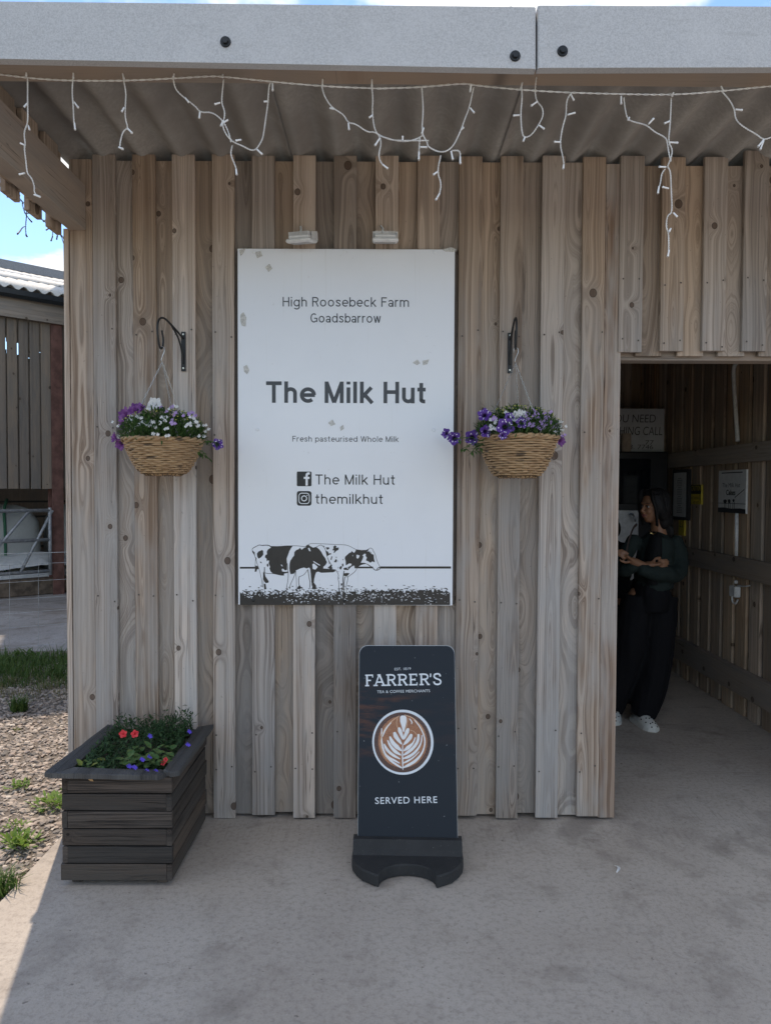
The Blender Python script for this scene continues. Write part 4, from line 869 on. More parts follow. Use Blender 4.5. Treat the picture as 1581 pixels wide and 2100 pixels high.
def basket(c, Rt, Rb, zt, zbm, label, seed, hook, petunias, mauves, whites, lilacs, big_white, trail, chains):
    """c = (x, y) of the axis"""
    r = random.Random(seed); root = empty('hanging_basket', (c[0], c[1], zbm), label, 'hanging basket', 'wicker hanging baskets on the front wall')
    nrow = 17; NS = 26
    for k in range(nrow):
        t = k/(nrow-1); z = zbm+.006+(zt-zbm-.012)*t; rad_ = Rb+(Rt-Rb)*(t**.52); m = MB(); N = NS*4; pth = []
        for i in range(N):
            a = 6.28318*i/N; wv = .0035*math.cos(NS/2*a+(math.pi if k % 2 else 0)); pth.append((c[0]+(rad_+wv)*math.cos(a), c[1]+(rad_+wv)*math.sin(a), z+.0012*math.sin(5*a+k)))
        m.tube([(p[0]-c[0], p[1]-c[1], p[2]-z) for p in pth], [.0052*(1+.25*mnoise.noise(Vector((i*.21, k*3.1, seed)))) for i in range(N)], 6, closed=True)
        me = m.mesh('strand', True); me.materials.append(M_WICKER); link('strand', me, None, root, Matrix.Translation((c[0], c[1], z)))
    for s in (0, 1):                                   # plaited rim
        m = MB(); N = 96; m.tube([((Rt+.004+.005*math.cos(12*6.28318*i/N+s*math.pi))*math.cos(6.28318*i/N), (Rt+.004+.005*math.cos(12*6.28318*i/N+s*math.pi))*math.sin(6.28318*i/N), .005*math.sin(12*6.28318*i/N+s*math.pi)) for i in range(N)], .0068, 7, closed=True)
        me = m.mesh('rim_strand', True); me.materials.append(M_WICKER); link('rim_strand', me, None, root, Matrix.Translation((c[0], c[1], zt+.003)))
    m = MB()
    for i in range(NS):
        a = 6.28318*(i+.5)/NS; m.tube([(c[0]+(Rb+(Rt-Rb)*(t**.52))*math.cos(a), c[1]+(Rb+(Rt-Rb)*(t**.52))*math.sin(a), zbm+(zt-zbm)*t) for t in [q/6 for q in range(7)]], .0022, 5)
    m.loft([[(c[0]+rr_*math.cos(6.28318*i/24), c[1]+rr_*math.sin(6.28318*i/24), zz) for i in range(24)] for rr_, zz in ((Rb*.2, zbm+.001), (Rb*.98, zbm+.003), (Rt*.90, zt-.02), (Rt*.1, zt-.012))])
    m.build('liner_and_stakes', M_STAKE, root)
    # hook and chains
    hk = Vector(hook); m = MB(); m.tube([hk+Vector(v) for v in ((-.008, 0, -.012), (-.009, 0, .004), (0, 0, .012), (.009, 0, .006), (.010, 0, -.008), (.002, 0, -.028), (-.004, 0, -.045), (0, 0, -.055))], .0016, 6); m.build('hook', M_CHAIN, root, smooth=True)
    for ang in chains:
        a = R_(ang); e_ = Vector((c[0]+Rt*math.cos(a), c[1]+Rt*math.sin(a), zt)); s_ = hk+Vector((0, 0, -.055)); d = e_-s_; n_ = int(d.length/.013); m = MB(); dn = d.normalized(); sd_ = dn.cross(Vector((0, 1, .2))).normalized(); fd = dn.cross(sd_)
        for i in range(n_):
            p = s_+d*((i+.5)/n_); u_ = sd_ if i % 2 else fd
            m.tube([p+dn*(.0085*math.cos(b_))+u_*(.0030*math.sin(b_)) for b_ in [6.28318*q/8 for q in range(8)]], .0008, 4, closed=True)
        m.build('chain', M_CHAIN, root)
    # greenery
    m = MB()
    for _ in range(4200):
        a = r.uniform(0, 6.283); rr_ = Rt*1.08*math.sqrt(r.random()); h = (.125+.03*r.random())*math.sqrt(max(0, 1-(rr_/(Rt*1.18))**2)); zz = zt-.008+r.random()**.75*h
        p = Vector((c[0]+rr_*math.cos(a), c[1]+rr_*math.sin(a), zz)); d = Vector((math.cos(a)*r.uniform(.1, 1), math.sin(a)*r.uniform(.1, 1), r.uniform(-.2, 1)))+rdir(r)*.5
        leaf(m, p, d, (0, 0, 1), r.uniform(.012, .032), r.uniform(.003, .0085))
    for (p0, p1) in trail:
        p0 = Vector(p0); p1 = Vector(p1); mid = (p0+p1)/2+Vector((0, -.01, .012)); m.tube([p0, mid, p1], .0015, 5)
        for i in range(16):
            t = r.random(); p = p0.lerp(p1, t); leaf(m, p, rdir(r, -.7, .6)+(p1-p0).normalized()*.5, (0, 0, 1), r.uniform(.018, .034), r.uniform(.008, .014))
    stuff(m.build('foliage', M_FOL, root, fixn=False))
    m = MB()
    for _ in range(70):
        a = r.uniform(0, 6.283); rr_ = Rt*1.1*math.sqrt(r.random()); zz = zt+.03+.11*math.sqrt(max(0, 1-(rr_/(Rt*1.2))**2)); p = Vector((c[0]+rr_*math.cos(a), c[1]+rr_*math.sin(a), zz)); m.cbox(p-Vector((.0022,)*3), p+Vector((.0022,)*3), .001)
    stuff(m.build('buds', M_BUD, root, fixn=False))
    def front(px, py, off=0.0):
        p = at(px, py, c[1]); x_ = (p.x-c[0]); rr_ = Rt*1.06; y_ = -math.sqrt(max(.0004, rr_*rr_-x_*x_)) if abs(x_) < rr_ else 0.0
        y_ *= math.sqrt(max(.02, 1-min(1, max(0, (p.z-zt)/.15))**2)); return at(px, py, c[1]+y_-.012+off)
    for i, (px, py, sc, fx, fz) in enumerate(petunias): inst('petunia_flower', ME_PET, M_PETUNIA, root, front(px, py), (fx, -1, fz), sc, r.uniform(0, 6))
    for i, (px, py, sc, fx, fz) in enumerate(mauves): inst('mauve_flower', ME_PETM, M_MAUVE, root, front(px, py), (fx, -1, fz), sc, r.uniform(0, 6))
    for (px, py, sc) in big_white: inst('white_pansy', ME_PETM, M_WHITEFL, root, front(px, py), (r.uniform(-.3, .3), -1, .5), sc, r.uniform(0, 6))
    for lst, mt_ in ((whites, M_WHITEFL), (lilacs, M_LILAC)):
        for (px, py) in lst:
            for q in range(r.choice((2, 3, 3))): inst('lobelia_flower', ME_LOB, mt_, root, front(px+q*r.uniform(-6, 6), py+q*r.uniform(-5, 5)), (r.uniform(-.4, .4), -1, r.uniform(-.1, .5)), r.uniform(.85, 1.2), r.uniform(-.6, .6))
    return root
def off2(pts, ox, oy, s): return [(ox+x/s, oy+y/s) for x, y in pts]
LC = at(336, 905, -.20); RC = at(1061, 900, -.22)
wl = off2([(440,1250),(480,1310),(350,1280),(395,1380),(430,1345),(530,1345),(590,1300),(600,1350),(640,1370),(715,1255),(690,1310),(760,1390),(770,1250),(600,1450),(795,1470),(1000,1360),(1040,1330),(1090,1260),(1270,1395),(1215,1480),(1120,1300),(190,1360),(190,1480),(540,1150),(860,1110),(1150,1350),(600,1120)], 210, 640, 5.833)
basket((LC.x, LC.y), .160, .070, LC.z, at(336, 976, -.20).z, 'wicker basket of mostly white flowers left of the sign', 3, at(333, 716, -.20),
       [(447, 911, 1.0, .5, .1)], [(210+x/5.833, 640+y/5.833, s, fx, fz) for x, y, s, fx, fz in ((390,1160,1.2,-.2,.7),(260,1230,1.25,-.6,.3),(235,1350,.8,-.6,.2),(140,1500,.8,-1,.2),(215,1580,1.0,-.4,-.3),(440,1140,.9,.2,.8))],
       wl, off2([(860,1220),(840,1280),(870,1325),(970,1230),(1040,1220),(820,1130),(1100,1240),(700,1130)], 210, 640, 5.833), [(210+630/5.833, 640+1090/5.833, 1.05), (210+590/5.833, 640+1130/5.833, .8)],
       [(at(410, 912, -.26), at(446, 908, -.27)), (at(408, 925, -.27), at(428, 940, -.27))], (-52, 195, 60))
rw = [(900+x/5.27, 640+y/5.27) for x, y in ((1310,1230),(1290,1300),(1330,1270),(1255,1290),(600,1190),(590,1250),(560,1230),(740,1090),(1300,1180))]
rl = [(900+x/5.27, 640+y/5.27) for x, y in ((970,1090),(1050,1080),(1130,1090),(1200,1080),(1090,1120),(1150,1140),(1190,1130),(1060,1130),(1010,1120),(1100,1180),(1140,1170),(1180,1210),(1210,1190),(1020,1200),(980,1220),(1070,1240),(1130,1255),(1240,1240),(960,1150),(1330,1330),(610,1140))]
basket((RC.x, RC.y), .162, .075, RC.z, at(1061, 981, -.22).z, 'wicker basket of speckled purple petunias right of the sign', 9, at(1057.5, 718, -.22),
       [(900+x/5.27, 640+y/5.27, s, fx, fz) for x, y, s, fx, fz in ((490,1110,1.15,-.2,.4),(715,1240,1.45,0,.1),(890,1195,1.0,.1,.3),(505,1290,1.05,.3,0),(360,1355,1.3,-.1,0),(165,1365,1.15,-.2,0),(75,1310,.9,-.9,.2),(690,1335,.7,-.1,-.4),(760,1130,.8,0,.5))],
       [(900+1320/5.27, 640+1395/5.27, .85, .6, -.1)], rw, rl, [(900+835/5.27, 640+1130/5.27, .95), (900+890/5.27, 640+1100/5.27, .8)],
       [(at(990, 905, -.30), at(935, 900, -.30)), (at(990, 910, -.32), at(945, 922, -.32)), (at(985, 915, -.30), at(965, 930, -.32))], (-62, 195, 75))
def bracket(px_plate, py0, py1, tip, label):
    z1, z0 = at(px_plate, py0, 0).z, at(px_plate, py1, 0).z; x = at(px_plate, (py0+py1)/2, 0).x; root = empty('basket_bracket', (x, -.004, z0), label, 'bracket', 'basket brackets')
    m = MB(); m.cbox((x-.0105, -.008, z0), (x+.0105, -.003, z1), .0015); m.build('wall_plate', M_BLACKIRON, root)
    for zz in (z1-.012, z0+.014):
        m = MB(); m.loft([[(x+q*math.cos(i*.7854), y, zz+q*math.sin(i*.7854)) for i in range(8)] for q, y in ((.0048, -.008), (.0042, -.0105))]); m.build('screw', M_SCREW, root)
    tip = Vector(tip); A = Vector((x, -.011, z1-.03)); d = Vector((tip.x-A.x, tip.y-A.y, 0)); L = d.length; d.normalize(); up = Vector((0, 0, 1))
    def q(s, h): return A+d*s+up*h
    top_h = z1-A.z+.02
    arm = smoothpts3([q(0, 0), q(L*.4, top_h*.55), q(L*.8, top_h*1.05), q(L*1.03, top_h*.95), q(L*1.16, top_h*.35), q(L*1.15, -.035), q(L*1.05, -.088), q(L*.93, -.078), q(L*.90, -.04), q(L*.97, -.005)], 2)
    m = MB(); m.tube(arm, .0045, 8); m.build('arm', M_BLACKIRON, root, smooth=True)
    br = smoothpts3([A+Vector((0, 0, -.115)), q(L*.06, -.06), q(L*.22, -.005), q(L*.52, top_h*.62)], 2); m = MB(); m.tube(br, .004, 8); m.build('brace', M_BLACKIRON, root, smooth=True)
def smoothpts3(P, it):
    P = [Vector(p) for p in P]
    for _ in range(it):
        Q = [P[0]]
        for a, b in zip(P[:-1], P[1:]): Q += [a*.75+b*.25, a*.25+b*.75]
        P = Q+[P[-1]]
    return P
t_ = at(331, 700, -.20); bracket(377.5, 681, 762, t_, 'black iron bracket left of the sign with its arm swung to the left')
t_ = at(1057, 700, -.22); bracket(1045, 683, 766, t_, 'black iron bracket right of the sign with its arm facing forward')

# ================================================================== PLANTER
pf = atz(235, 1822, 0.0); PX0, PX1 = atz(124, 1822, .0).x+.004, atz(352, 1822, .0).x; PY0 = pf.y+.012; PY1 = -.035
pln = empty('wooden_planter', ((PX0+PX1)/2, (PY0+PY1)/2, 0), 'dark slatted square wooden planter of bedding plants at the hut corner', 'planter')
zr = at(235, 1592, PY0).z; z00 = .022; nb = 6; bh = (zr-z00)/nb; th = .02; r = random.Random(4)
for k in range(nb):
    z = z00+bh*(k+.5); odd = k % 2
    jx = (-.006 if k == 0 else 0)
    fx0, fx1 = (PX0+(th+.002 if odd else 0)+jx, PX1-(0 if odd else th+.002))
    plank('slat', pln, W_PLANT, ((fx0+fx1)/2, PY0+th/2+r.uniform(-.0015, .0015), z), bh-.005, th, round(fx1-fx0, 3), 'X', r.uniform(-.003, .003))
    plank('slat', pln, W_PLANT, ((fx0+fx1)/2, PY1-th/2, z), bh-.005, th, round(fx1-fx0, 3), 'X')
    sy1 = PY1-(th+.002)
    for X_, st_ in ((PX0+th/2, 0 if odd else 1), (PX1-th/2, 1 if odd else 0)):
        sy0 = PY0+(th+.002)*st_
        plank('slat', pln, W_PLANT, (X_+r.uniform(-.001, .001), (sy0+sy1)/2, z), bh-.005, th, round(sy1-sy0, 3), 'Y')
for X_ in (PX0+.045, PX1-.045):
    for Y_ in (PY0+.045, PY1-.045): plank('corner_post', pln, W_PLANT, (X_, Y_, zr/2+.002), .04, .04, round(zr-.006, 3))
# weathered rim boards, the front one split away at its right end
RW = .062
def rimboard(pts, z, tilt=0.0):
    qs = []
    for (ax_, ay_), (bx_, by_) in zip(pts, pts[1:]+pts[:1]):
        nn = max(1, int(math.hypot(bx_-ax_, by_-ay_)/.022))
        for i in range(nn):
            t = i/nn; e_ = .0032 if i else 0; qs.append((ax_+(bx_-ax_)*t+e_*mnoise.noise(Vector((ax_*50+t*9, by_*40, 1))), ay_+(by_-ay_)*t+e_*mnoise.noise(Vector((t*9+bx_*30, ay_*50, 5)))))
    m = MB(); b = [Vector((x, y, z+tilt*(x-PX0)+.0018*mnoise.noise(Vector((x*22, y*22, 2))))) for x, y in qs]; c_ = Vector((sum(p.x for p in b)/len(b), sum(p.y for p in b)/len(b), 0)); t = [p+Vector((0, 0, .015)) for p in b]
    ins = [p+(Vector((c_.x, c_.y, p.z))-p).normalized()*.004+Vector((0, 0, .004)) for p in t]; m.loft([b, t, ins]); return m.build('rim_board', W_RIM, pln)
rimboard([(PX0-.030, PY0-.028), (PX1-.045, PY0-.022), (PX1-.012, PY0+.012), (PX1-.03, PY0+.035), (PX0+.03, PY0+.038)], zr+.002, -.02)
rimboard([(PX1-.035, PY0+.01), (PX1+.004, PY0-.015), (PX1+.030, PY0+.0), (PX1+.030, PY1+.012), (PX1-.035, PY1-.02)], zr+.003)
rimboard([(PX0-.060, PY0-.012), (PX0-.020, PY0-.026), (PX0+.028, PY0+.042), (PX0+.028, PY1-.02), (PX0-.034, PY1+.012)], zr+.001)
rimboard([(PX0+.03, PY1-.04), (PX1-.037, PY1-.04), (PX1-.037, PY1+.012), (PX0+.03, PY1+.012)], zr-.02)
m = MB(); m.box((PX0+th+.002, PY0+th+.002, zr-.06), (PX1-th-.002, PY1-th-.002, zr-.025)); m.build('soil', M_SOIL, pln)
r = random.Random(8); m = MB(); m_b = MB(); m_y = MB()
ix0, ix1, iy0, iy1 = PX0+.035, PX1-.04, PY0+.05, PY1-.05
for _ in range(3200):
    x = r.uniform(ix0, ix1); y = r.uniform(iy0, iy1); b_ = (y-iy0)/(iy1-iy0); hgt = .015+.05*b_*r.random()+.035*r.random()*(.4+b_)
    if x > (ix0+ix1)/2+.03: hgt *= 1.35 if b_ > .4 else .6
    p = Vector((x, y, zr-.02+hgt)); leaf(m, p, rdir(r, -.2, .9), (0, 0, 1), r.uniform(.015, .034), r.uniform(.004, .010))
for _ in range(60):
    x = r.uniform(ix1-.16, ix1-.01); y = r.uniform(iy1-.14, iy1); m.tube([(x, y, zr-.02), (x+r.uniform(-.02, .02), y, zr+r.uniform(.04, .085))], .0012, 4)
    for q in range(5): leaf(m, (x, y, zr+r.uniform(.01, .075)), rdir(r, 0, 1), (0, 0, 1), .022, .004)
for _ in range(75):
    x = r.uniform(ix1-.19, ix1-.005); y = r.uniform(iy0-.005, iy0+.17); leaf(m_b, (x, y, zr+.005+r.uniform(0, .04)), rdir(r, -.2, .5)+Vector((0, -.5, 0)), (0, 0, 1), r.uniform(.03, .048), r.uniform(.024, .036), .2)
for _ in range(22):
    x = r.uniform(ix0, ix0+.1); y = r.uniform(iy0, iy0+.10); leaf(m_y if r.random() < .35 else m_b, (x, y, zr-.004+r.uniform(0, .025)), rdir(r, -.1, .5)+Vector((0, -.5, 0)), (0, 0, 1), r.uniform(.03, .045), r.uniform(.02, .03), .2)
stuff(m.build('foliage', M_FOL2, pln, fixn=False)); stuff(m_b.build('broad_leaves', M_BROAD, pln, fixn=False)); stuff(m_y.build('yellow_leaves', M_YELLOW, pln, fixn=False))
def inplanter(px, py, z): p = atz(px, py, z); return p
for (px, py, h) in ((253, 1505, .115), (277, 1505, .110)): inst('red_flower', ME_PET, M_REDFL, pln, inplanter(px, py, zr+h), (.2, -1, .4), .62, r.uniform(0, 6))
for (px, py) in ((340, 1558), (335, 1565)): inst('red_flower', ME_PET, M_REDFL, pln, inplanter(px, py, zr+.03), (.3, -1, .5), .38, 0)
for (px, py, h) in ((308, 1507, .11), (389, 1498, .10), (386, 1525, .08), (308, 1549, .05), (292, 1555, .05), (266, 1569, .03), (277, 1571, .03), (302, 1579, .015), (321, 1579, .015)):
    for q in range(2): inst('blue_lobelia_flower', ME_LOB, M_BLUEFL, pln, inplanter(px+q*3-1, py+q*2, zr+h), (r.uniform(-.3, .3), -1, .5), r.uniform(.9, 1.2), r.uniform(-.5, .5))
# a fallen leaf on the planter slat
p = at(187, 1597, PY0-.004); m = MB(); leaf(m, p+Vector((-.012, 0, .01)), (.7, 0, -.7), (0, -1, 0), .03, .014); m.build('stuck_leaf', plain('dead_leaf', (.42,.25,.11), .7), pln, fixn=False)

# ================================================================== ICICLE LIGHTS
LY = -.985
lights = empty('icicle_lights', at(790, 170, LY), 'white icicle fairy lights strung under the front edge of the canopy', 'fairy lights')
def z1(pts): return [at(x/1.976, y/1.976, LY) for x, y in pts]
def z2(pts): return [at(780+x/1.974, y/1.974, LY) for x, y in pts]
def resample(P, step):
    P = smoothpts3(P, 2); out_ = [P[0]]; acc = 0
    for a, b in zip(P[:-1], P[1:]):
        l = (b-a).length; t = step-acc
        while t <= l: out_.append(a.lerp(b, t/l)); t += step
        acc = (acc+l) % step if l+acc >= step else acc+l
    return out_
def twist(P, rad, pitch, rw, name, mat, root):
    Q = resample(P, pitch/5); m = MB()
    if len(Q) < 3: return
    for ph in (0, math.pi):
        pts = []
        for i, p in enumerate(Q):
            t = (Q[min(i+1, len(Q)-1)]-Q[max(i-1, 0)]).normalized(); u_ = t.cross(Vector((0, 1, 0)))
            u_ = u_.normalized() if u_.length > .05 else Vector((1, 0, 0)); v_ = t.cross(u_); a = 6.28318*i/5+ph; pts.append(p+u_*rad*math.cos(a)+v_*rad*math.sin(a)+Vector((0, .008*math.sin(i*.05+P[0].x*9), 0)))
        m.tube(pts, rw, 4)
    m.build(name, mat, root, smooth=True)
main1 = z1([(-260,280),(0,297),(110,310),(215,318),(300,321),(505,325),(700,320),(865,313),(905,316),(1105,337),(1305,352),(1505,356),(1560,356)])
main2 = z2([(0,355),(165,348),(340,331),(380,340),(570,362),(770,378),(980,387),(1180,390),(1375,372),(1581,345),(1900,320)])
twist(main1+main2, .0017, .05, .0013, 'main_wire', M_WIRE, lights)
drops = [z1(p) for p in (
 [(110,312),(116,420),(120,470),(118,510),(103,540),(108,590),(102,600),(106,650),(108,700),(125,715),(137,750),(135,780),(165,797)], [(300,321),(298,380),(303,430),(303,490),(307,530)],
 [(505,325),(515,380),(508,435),(507,480),(518,515),(497,525),(487,560),(482,597),(500,605)], [(703,320),(710,360),(750,395),(790,425),(812,453),(860,452),(905,490),(930,540),(940,585)],
 [(905,316),(900,370),(898,415),(912,450),(912,480),(903,505),(915,545),(945,580),(985,595),(1020,612),(1040,607),(1065,560),(1070,520),(1078,460),(1085,415),(1090,350),(1098,333),(1105,340)],
 [(940,585),(933,620),(945,650),(958,680),(960,710)], [(1305,352),(1315,395),(1345,440),(1395,465),(1410,497),(1440,497),(1490,532),(1515,528),(1545,548),(1581,565),(1645,572),(1740,575)],
 [(1507,356),(1512,400),(1508,450),(1517,520),(1540,550),(1545,580),(1533,630),(1545,665),(1570,683)])]
drops += [z2(p) for p in (
 [(0,552),(90,573),(160,555),(175,535)], [(168,345),(175,440),(168,520),(172,550),(190,580),(192,600),(245,625),(290,605),(325,530),(345,470),(360,435),(378,350)], [(160,555),(157,600),(156,650)], [(290,605),(325,605),(322,650)],
 [(245,625),(230,695),(247,740),(240,785),(225,812)], [(570,362),(572,400),(565,465),(570,530),(580,560),(610,548),(638,508),(663,460),(655,425),(635,410),(625,370),(632,300),(637,240),(630,205),(645,190),(632,172)],
 [(770,380),(750,410),(752,465),(738,510),(728,577),(740,630),(745,670),(738,685)], [(985,392),(993,440),(1003,480),(1040,492),(1080,503),(1110,535),(1155,560),(1158,590),(1165,640),(1172,660)],
 [(1180,390),(1178,430),(1172,500),(1160,580),(1178,610),(1170,650),(1155,680),(1170,690),(1176,760),(1185,860),(1165,865),(1158,915),(1168,940),(1166,1000),(1162,1040)], [(1155,680),(1140,700),(1135,740),(1123,770)],
 [(1380,370),(1410,410),(1428,450),(1430,490),(1465,520),(1520,545),(1550,565),(1581,555),(1660,520)])]
for d in drops: twist(d, .0016, .016, .0011, 'drop_wire', M_WIRE, lights)
def bulb_mesh():
    m = MB(); m.loft([[(q*math.cos(6.28318*i/8), q*math.sin(6.28318*i/8), z) for i in range(8)] for q, z in ((.0022, -.5), (.0028, -.42), (.0028, .25), (.0036, .3), (.0036, .42), (.002, .5))]); return m.mesh('bulb', True)
ME_BULB = bulb_mesh(); ME_BULB.materials.append(M_BULB)
def bulb(a, b, root, me=ME_BULB):
    d = b-a; q = d.normalized().to_track_quat('Z', 'Y').to_matrix().to_4x4(); link('bulb', me, None, root, Matrix.Translation((a+b)/2+Vector((0, -.003, 0))) @ q @ Matrix.Diagonal((1, 1, d.length, 1)))
for a, b in (((110,278),(110,312)),((115,420),(100,437)),((118,510),(124,530)),((103,590),(85,582)),((105,703),(80,709)),((140,790),(168,800)),((300,290),(300,321)),((303,415),(322,440)),((305,500),(308,530)),((498,295),(505,325)),((506,437),(495,457)),((518,520),(540,543)),((482,598),(503,606)),((710,288),(704,318)),((752,398),(768,418)),((812,455),(809,483)),((907,288),(903,318)),((895,418),(870,425)),((905,490),(896,515)),((927,487),(905,500)),((980,568),(955,572)),((1042,607),(1065,628)),((1085,413),(1070,414)),((1106,338),(1106,372)),((958,685),(961,712)),((1308,322),(1307,352)),((1336,440),(1354,444)),((1412,500),(1415,530)),((1507,322),(1507,356)),((1510,468),(1495,480)),((1540,560),(1518,594)),((1550,668),(1573,686))):
    A, B = z1([a, b]); bulb(A, B, lights)
for a, b in (((175,518),(167,545)),((160,597),(190,598)),((90,573),(90,552)),((323,530),(337,517)),((362,438),(380,460)),((362,375),(366,342)),((156,615),(155,650)),((322,635),(323,667)),((285,612),(293,650)),((230,697),(213,710)),((240,783),(223,813)),((573,335),(567,362)),((563,468),(535,470)),((584,555),(576,576)),((640,508),(663,525)),((635,412),(607,432)),((653,193),(633,206)),((768,382),(782,410)),((755,467),(788,458)),((728,577),(700,576)),((740,668),(738,687)),((972,390),(972,425)),((1006,476),(999,490)),((1082,505),(1105,480)),((1184,376),(1177,393)),((1170,492),(1145,502)),((1165,578),(1203,580)),((1155,678),(1123,677)),((1165,765),(1137,758)),((1182,862),(1200,880)),((1173,925),(1165,942)),((1166,1012),(1160,1042)),((1125,755),(1120,787)),((1375,350),(1385,372)),((1432,445),(1463,448)),((1550,565),(1523,598)),((1548,570),(1533,610))):
    A, B = z2([a, b]); bulb(A, B, lights)
# the string along the canopy's outer side, coloured dark as a silhouette against the sky
SX = BX0-T*2-.03
sl = empty('icicle_lights', atx(70, 420, SX), 'dark-looking fairy lights along the left outer side of the canopy', 'fairy lights')
def z8(pts): return [atx(x/5, 340+y/5, SX) for x, y in pts]
twist(z8([(-200,-60),(0,110),(40,170),(130,260),(210,350),(280,420),(390,515),(460,575),(530,630),(600,690),(665,750)]), .003, .05, .0018, 'main_wire', M_DWIRE, sl)
ME_DB = bulb_mesh(); ME_DB.materials.append(M_DWIRE)
for p in ([(40,170),(0,195)], [(0,205),(40,240),(78,270),(125,265)], [(78,270),(88,330)], [(240,390),(250,440),(265,490),(290,530),(335,580)], [(265,490),(330,495),(380,520)], [(285,425),(285,500),(275,560),(265,630),(265,700),(285,730)], [(265,630),(240,640),(185,705)], [(460,575),(500,540)], [(525,635),(480,662)], [(540,640),(555,700),(530,775)], [(600,700),(588,760)], [(640,720),(650,770),(664,800)], [(205,345),(208,300)]):
    P = z8(p); twist(P if len(P) > 2 else [P[0], (P[0]+P[1])/2, P[1]], .0016, .02, .0012, 'drop_wire', M_DWIRE, sl); bulb(P[-2].lerp(P[-1], .3), P[-1], sl, ME_DB)
# ================================================================== INSIDE THE HUT
M_WB = plain('whiteboard', (.50,.52,.54), .3, var=.08, scale=6); M_PEN = plain('marker_pen', (.05,.05,.06), .6); M_BLKPL = plain('black_machine', (.012,.013,.016), .35)
M_STEEL = plain('brushed_steel', (.42,.43,.45), .35, .7); M_PAPER = plain('paper', (.55,.56,.55), .6, var=.06); M_POSTER = plain('poster_paper', (.68,.68,.66), .45, var=.06)
M_YEL = plain('yellow_sticker', (.60,.47,.06), .5); M_CONDUIT = plain('white_conduit', (.66,.66,.64), .4); M_BLKFRAME = plain('black_frame', (.012,.012,.014), .4)
# coffee machine against the back wall with a steel lower door
MY = 2.72
mx0, mx1 = at(1180, 1000, MY).x, 2.36
mac = empty('coffee_machine', ((mx0+mx1)/2, 3.05, 0), 'black self-service coffee machine with steel panel at the back of the hut', 'coffee machine')
zt_ = at(1300, 1046, MY).z; zl = at(1300, 1190, MY).z
m = MB(); m.cbox((mx0, MY+.02, .0), (mx1, 3.4, 1.86), .01); m.build('cabinet', M_BLKPL, mac)
m = MB(); m.cbox((mx0+.02, MY-.005, zl), (at(1309, 1046, MY).x, MY+.018, zt_), .004); m.build('steel_panel', M_STEEL, mac)
m = MB(); p = at(1292, 1054, MY-.02); m.tube([p, p+Vector((0, -.05, 0)), p+Vector((.012, -.06, -.03)), p+Vector((.022, -.06, -.06))], .009, 8); m.build('tap', M_STEEL, mac, smooth=True)
m = MB(); m.cbox((mx0+.05, MY+.005, zt_+.05), (mx1-.15, MY+.018, 1.80), .003); m.build('screen', plain('dark_glass', (.006,.008,.012), .08), mac)
# whiteboard above it
wb0, wb1 = at(1215, 885, 2.88).x, at(1361.5, 885, 2.88).x; wz0, wz1 = at(1340, 932, 2.88).z, at(1340, 838, 2.88).z
wb = empty('whiteboard', ((wb0+wb1)/2, 2.88, wz0), 'small whiteboard with handwritten message above the coffee machine', 'whiteboard')
m = MB(); m.cbox((wb0, 2.88, wz0), (wb1, 2.895, wz1), .003); m.build('panel', M_WB, wb)
m = MB(); m.box((wb0+.04, 2.896, 1.862), (wb0+.07, 2.94, wz1-.05)); m.box((wb1-.1, 2.896, 1.862), (wb1-.07, 2.94, wz1-.05)); m.build('prop', M_BLKFRAME, wb)
def wline(s, xa, xb, base, cap):
    a = at(xa, base, 2.88); b = at(xb, base, 2.88); lettering(s, (a.x, 2.879, a.z), b.x-a.x, at(xa, cap, 2.88).z-a.z, M_PEN, wb, EXY, -.006, 1.0, 'handwriting', .0012, slant=.08)
wline('IF YOU NEED', 1228, 1343, 866, 850); wline('ANYTHING CALL', 1222, 1357, 892, 875); wline('77', 1322, 1339, 912, 903); wline('3. 7746', 1290, 1338, 921, 912)
ps = at(1283, 948, 2.8); pst = empty('cup_stack', (ps.x, 2.8, 1.862), 'stack of paper cups on the coffee machine below the whiteboard', 'cups')
for i in range(9):
    z = 1.862+.017*i; m = MB(); m.loft([[(ps.x+q*math.cos(6.28318*k/14), 2.8+q*math.sin(6.28318*k/14), zz) for k in range(14)] for q, zz in ((.035, z), (.042, z+.013), (.044, z+.016), (.03, z+.0165))]); m.build('cup', plain('kraft_cup', (.40,.33,.27), .6) if i == 0 else bpy.data.materials['kraft_cup'], pst)
# things fixed to the right-hand wall: frame uses (along -Y = right in the picture)
WX = XR-.012
def wq(px, py, X=WX): return atx(px, py, X)
WF = (Vector((0,-1,0)), Vector((0,0,1)), Vector((-1,0,0)))
def wallpanel(name, x0, x1, yt, yb, label, cat, mat, X=WX, th=.006, part='panel'):
    a = wq(x0, (yt+yb)/2, X); b = wq(x1, (yt+yb)/2, X); ym = (a.y+b.y)/2
    xm = (x0+x1)/2; zt2, zb2 = wq(xm, yt, X).z, wq(xm, yb, X).z
    root = empty(name, (X, ym, zb2), label, cat); m = MB(); m.cbox((X-th, b.y, zb2), (X+.010, a.y, zt2), .0015); m.build(part, mat, root)
    return root, a.y, b.y, zb2, zt2, X-th
root, ya, yb, z0, z1_, xf = wallpanel('framed_notice', 1382, 1414, 963, 1066, 'black-framed price notice on the inside right wall', 'notice', M_BLKFRAME, WX-.02, .018, 'frame')
m = MB(); m.box((xf-.0015, yb+.03, z0+.025), (xf-.0003, ya-.03, z1_-.025)); m.build('paper', M_PAPER, root)
m = MB()
for i in range(20):
    zz = z1_-.075-.0145*i; hw = (.05 if i % 5 else .03); m.box((xf-.0022, (ya+yb)/2-hw, zz), (xf-.0016, (ya+yb)/2+hw, zz+.004))
m.build('print_lines', M_INK, root)
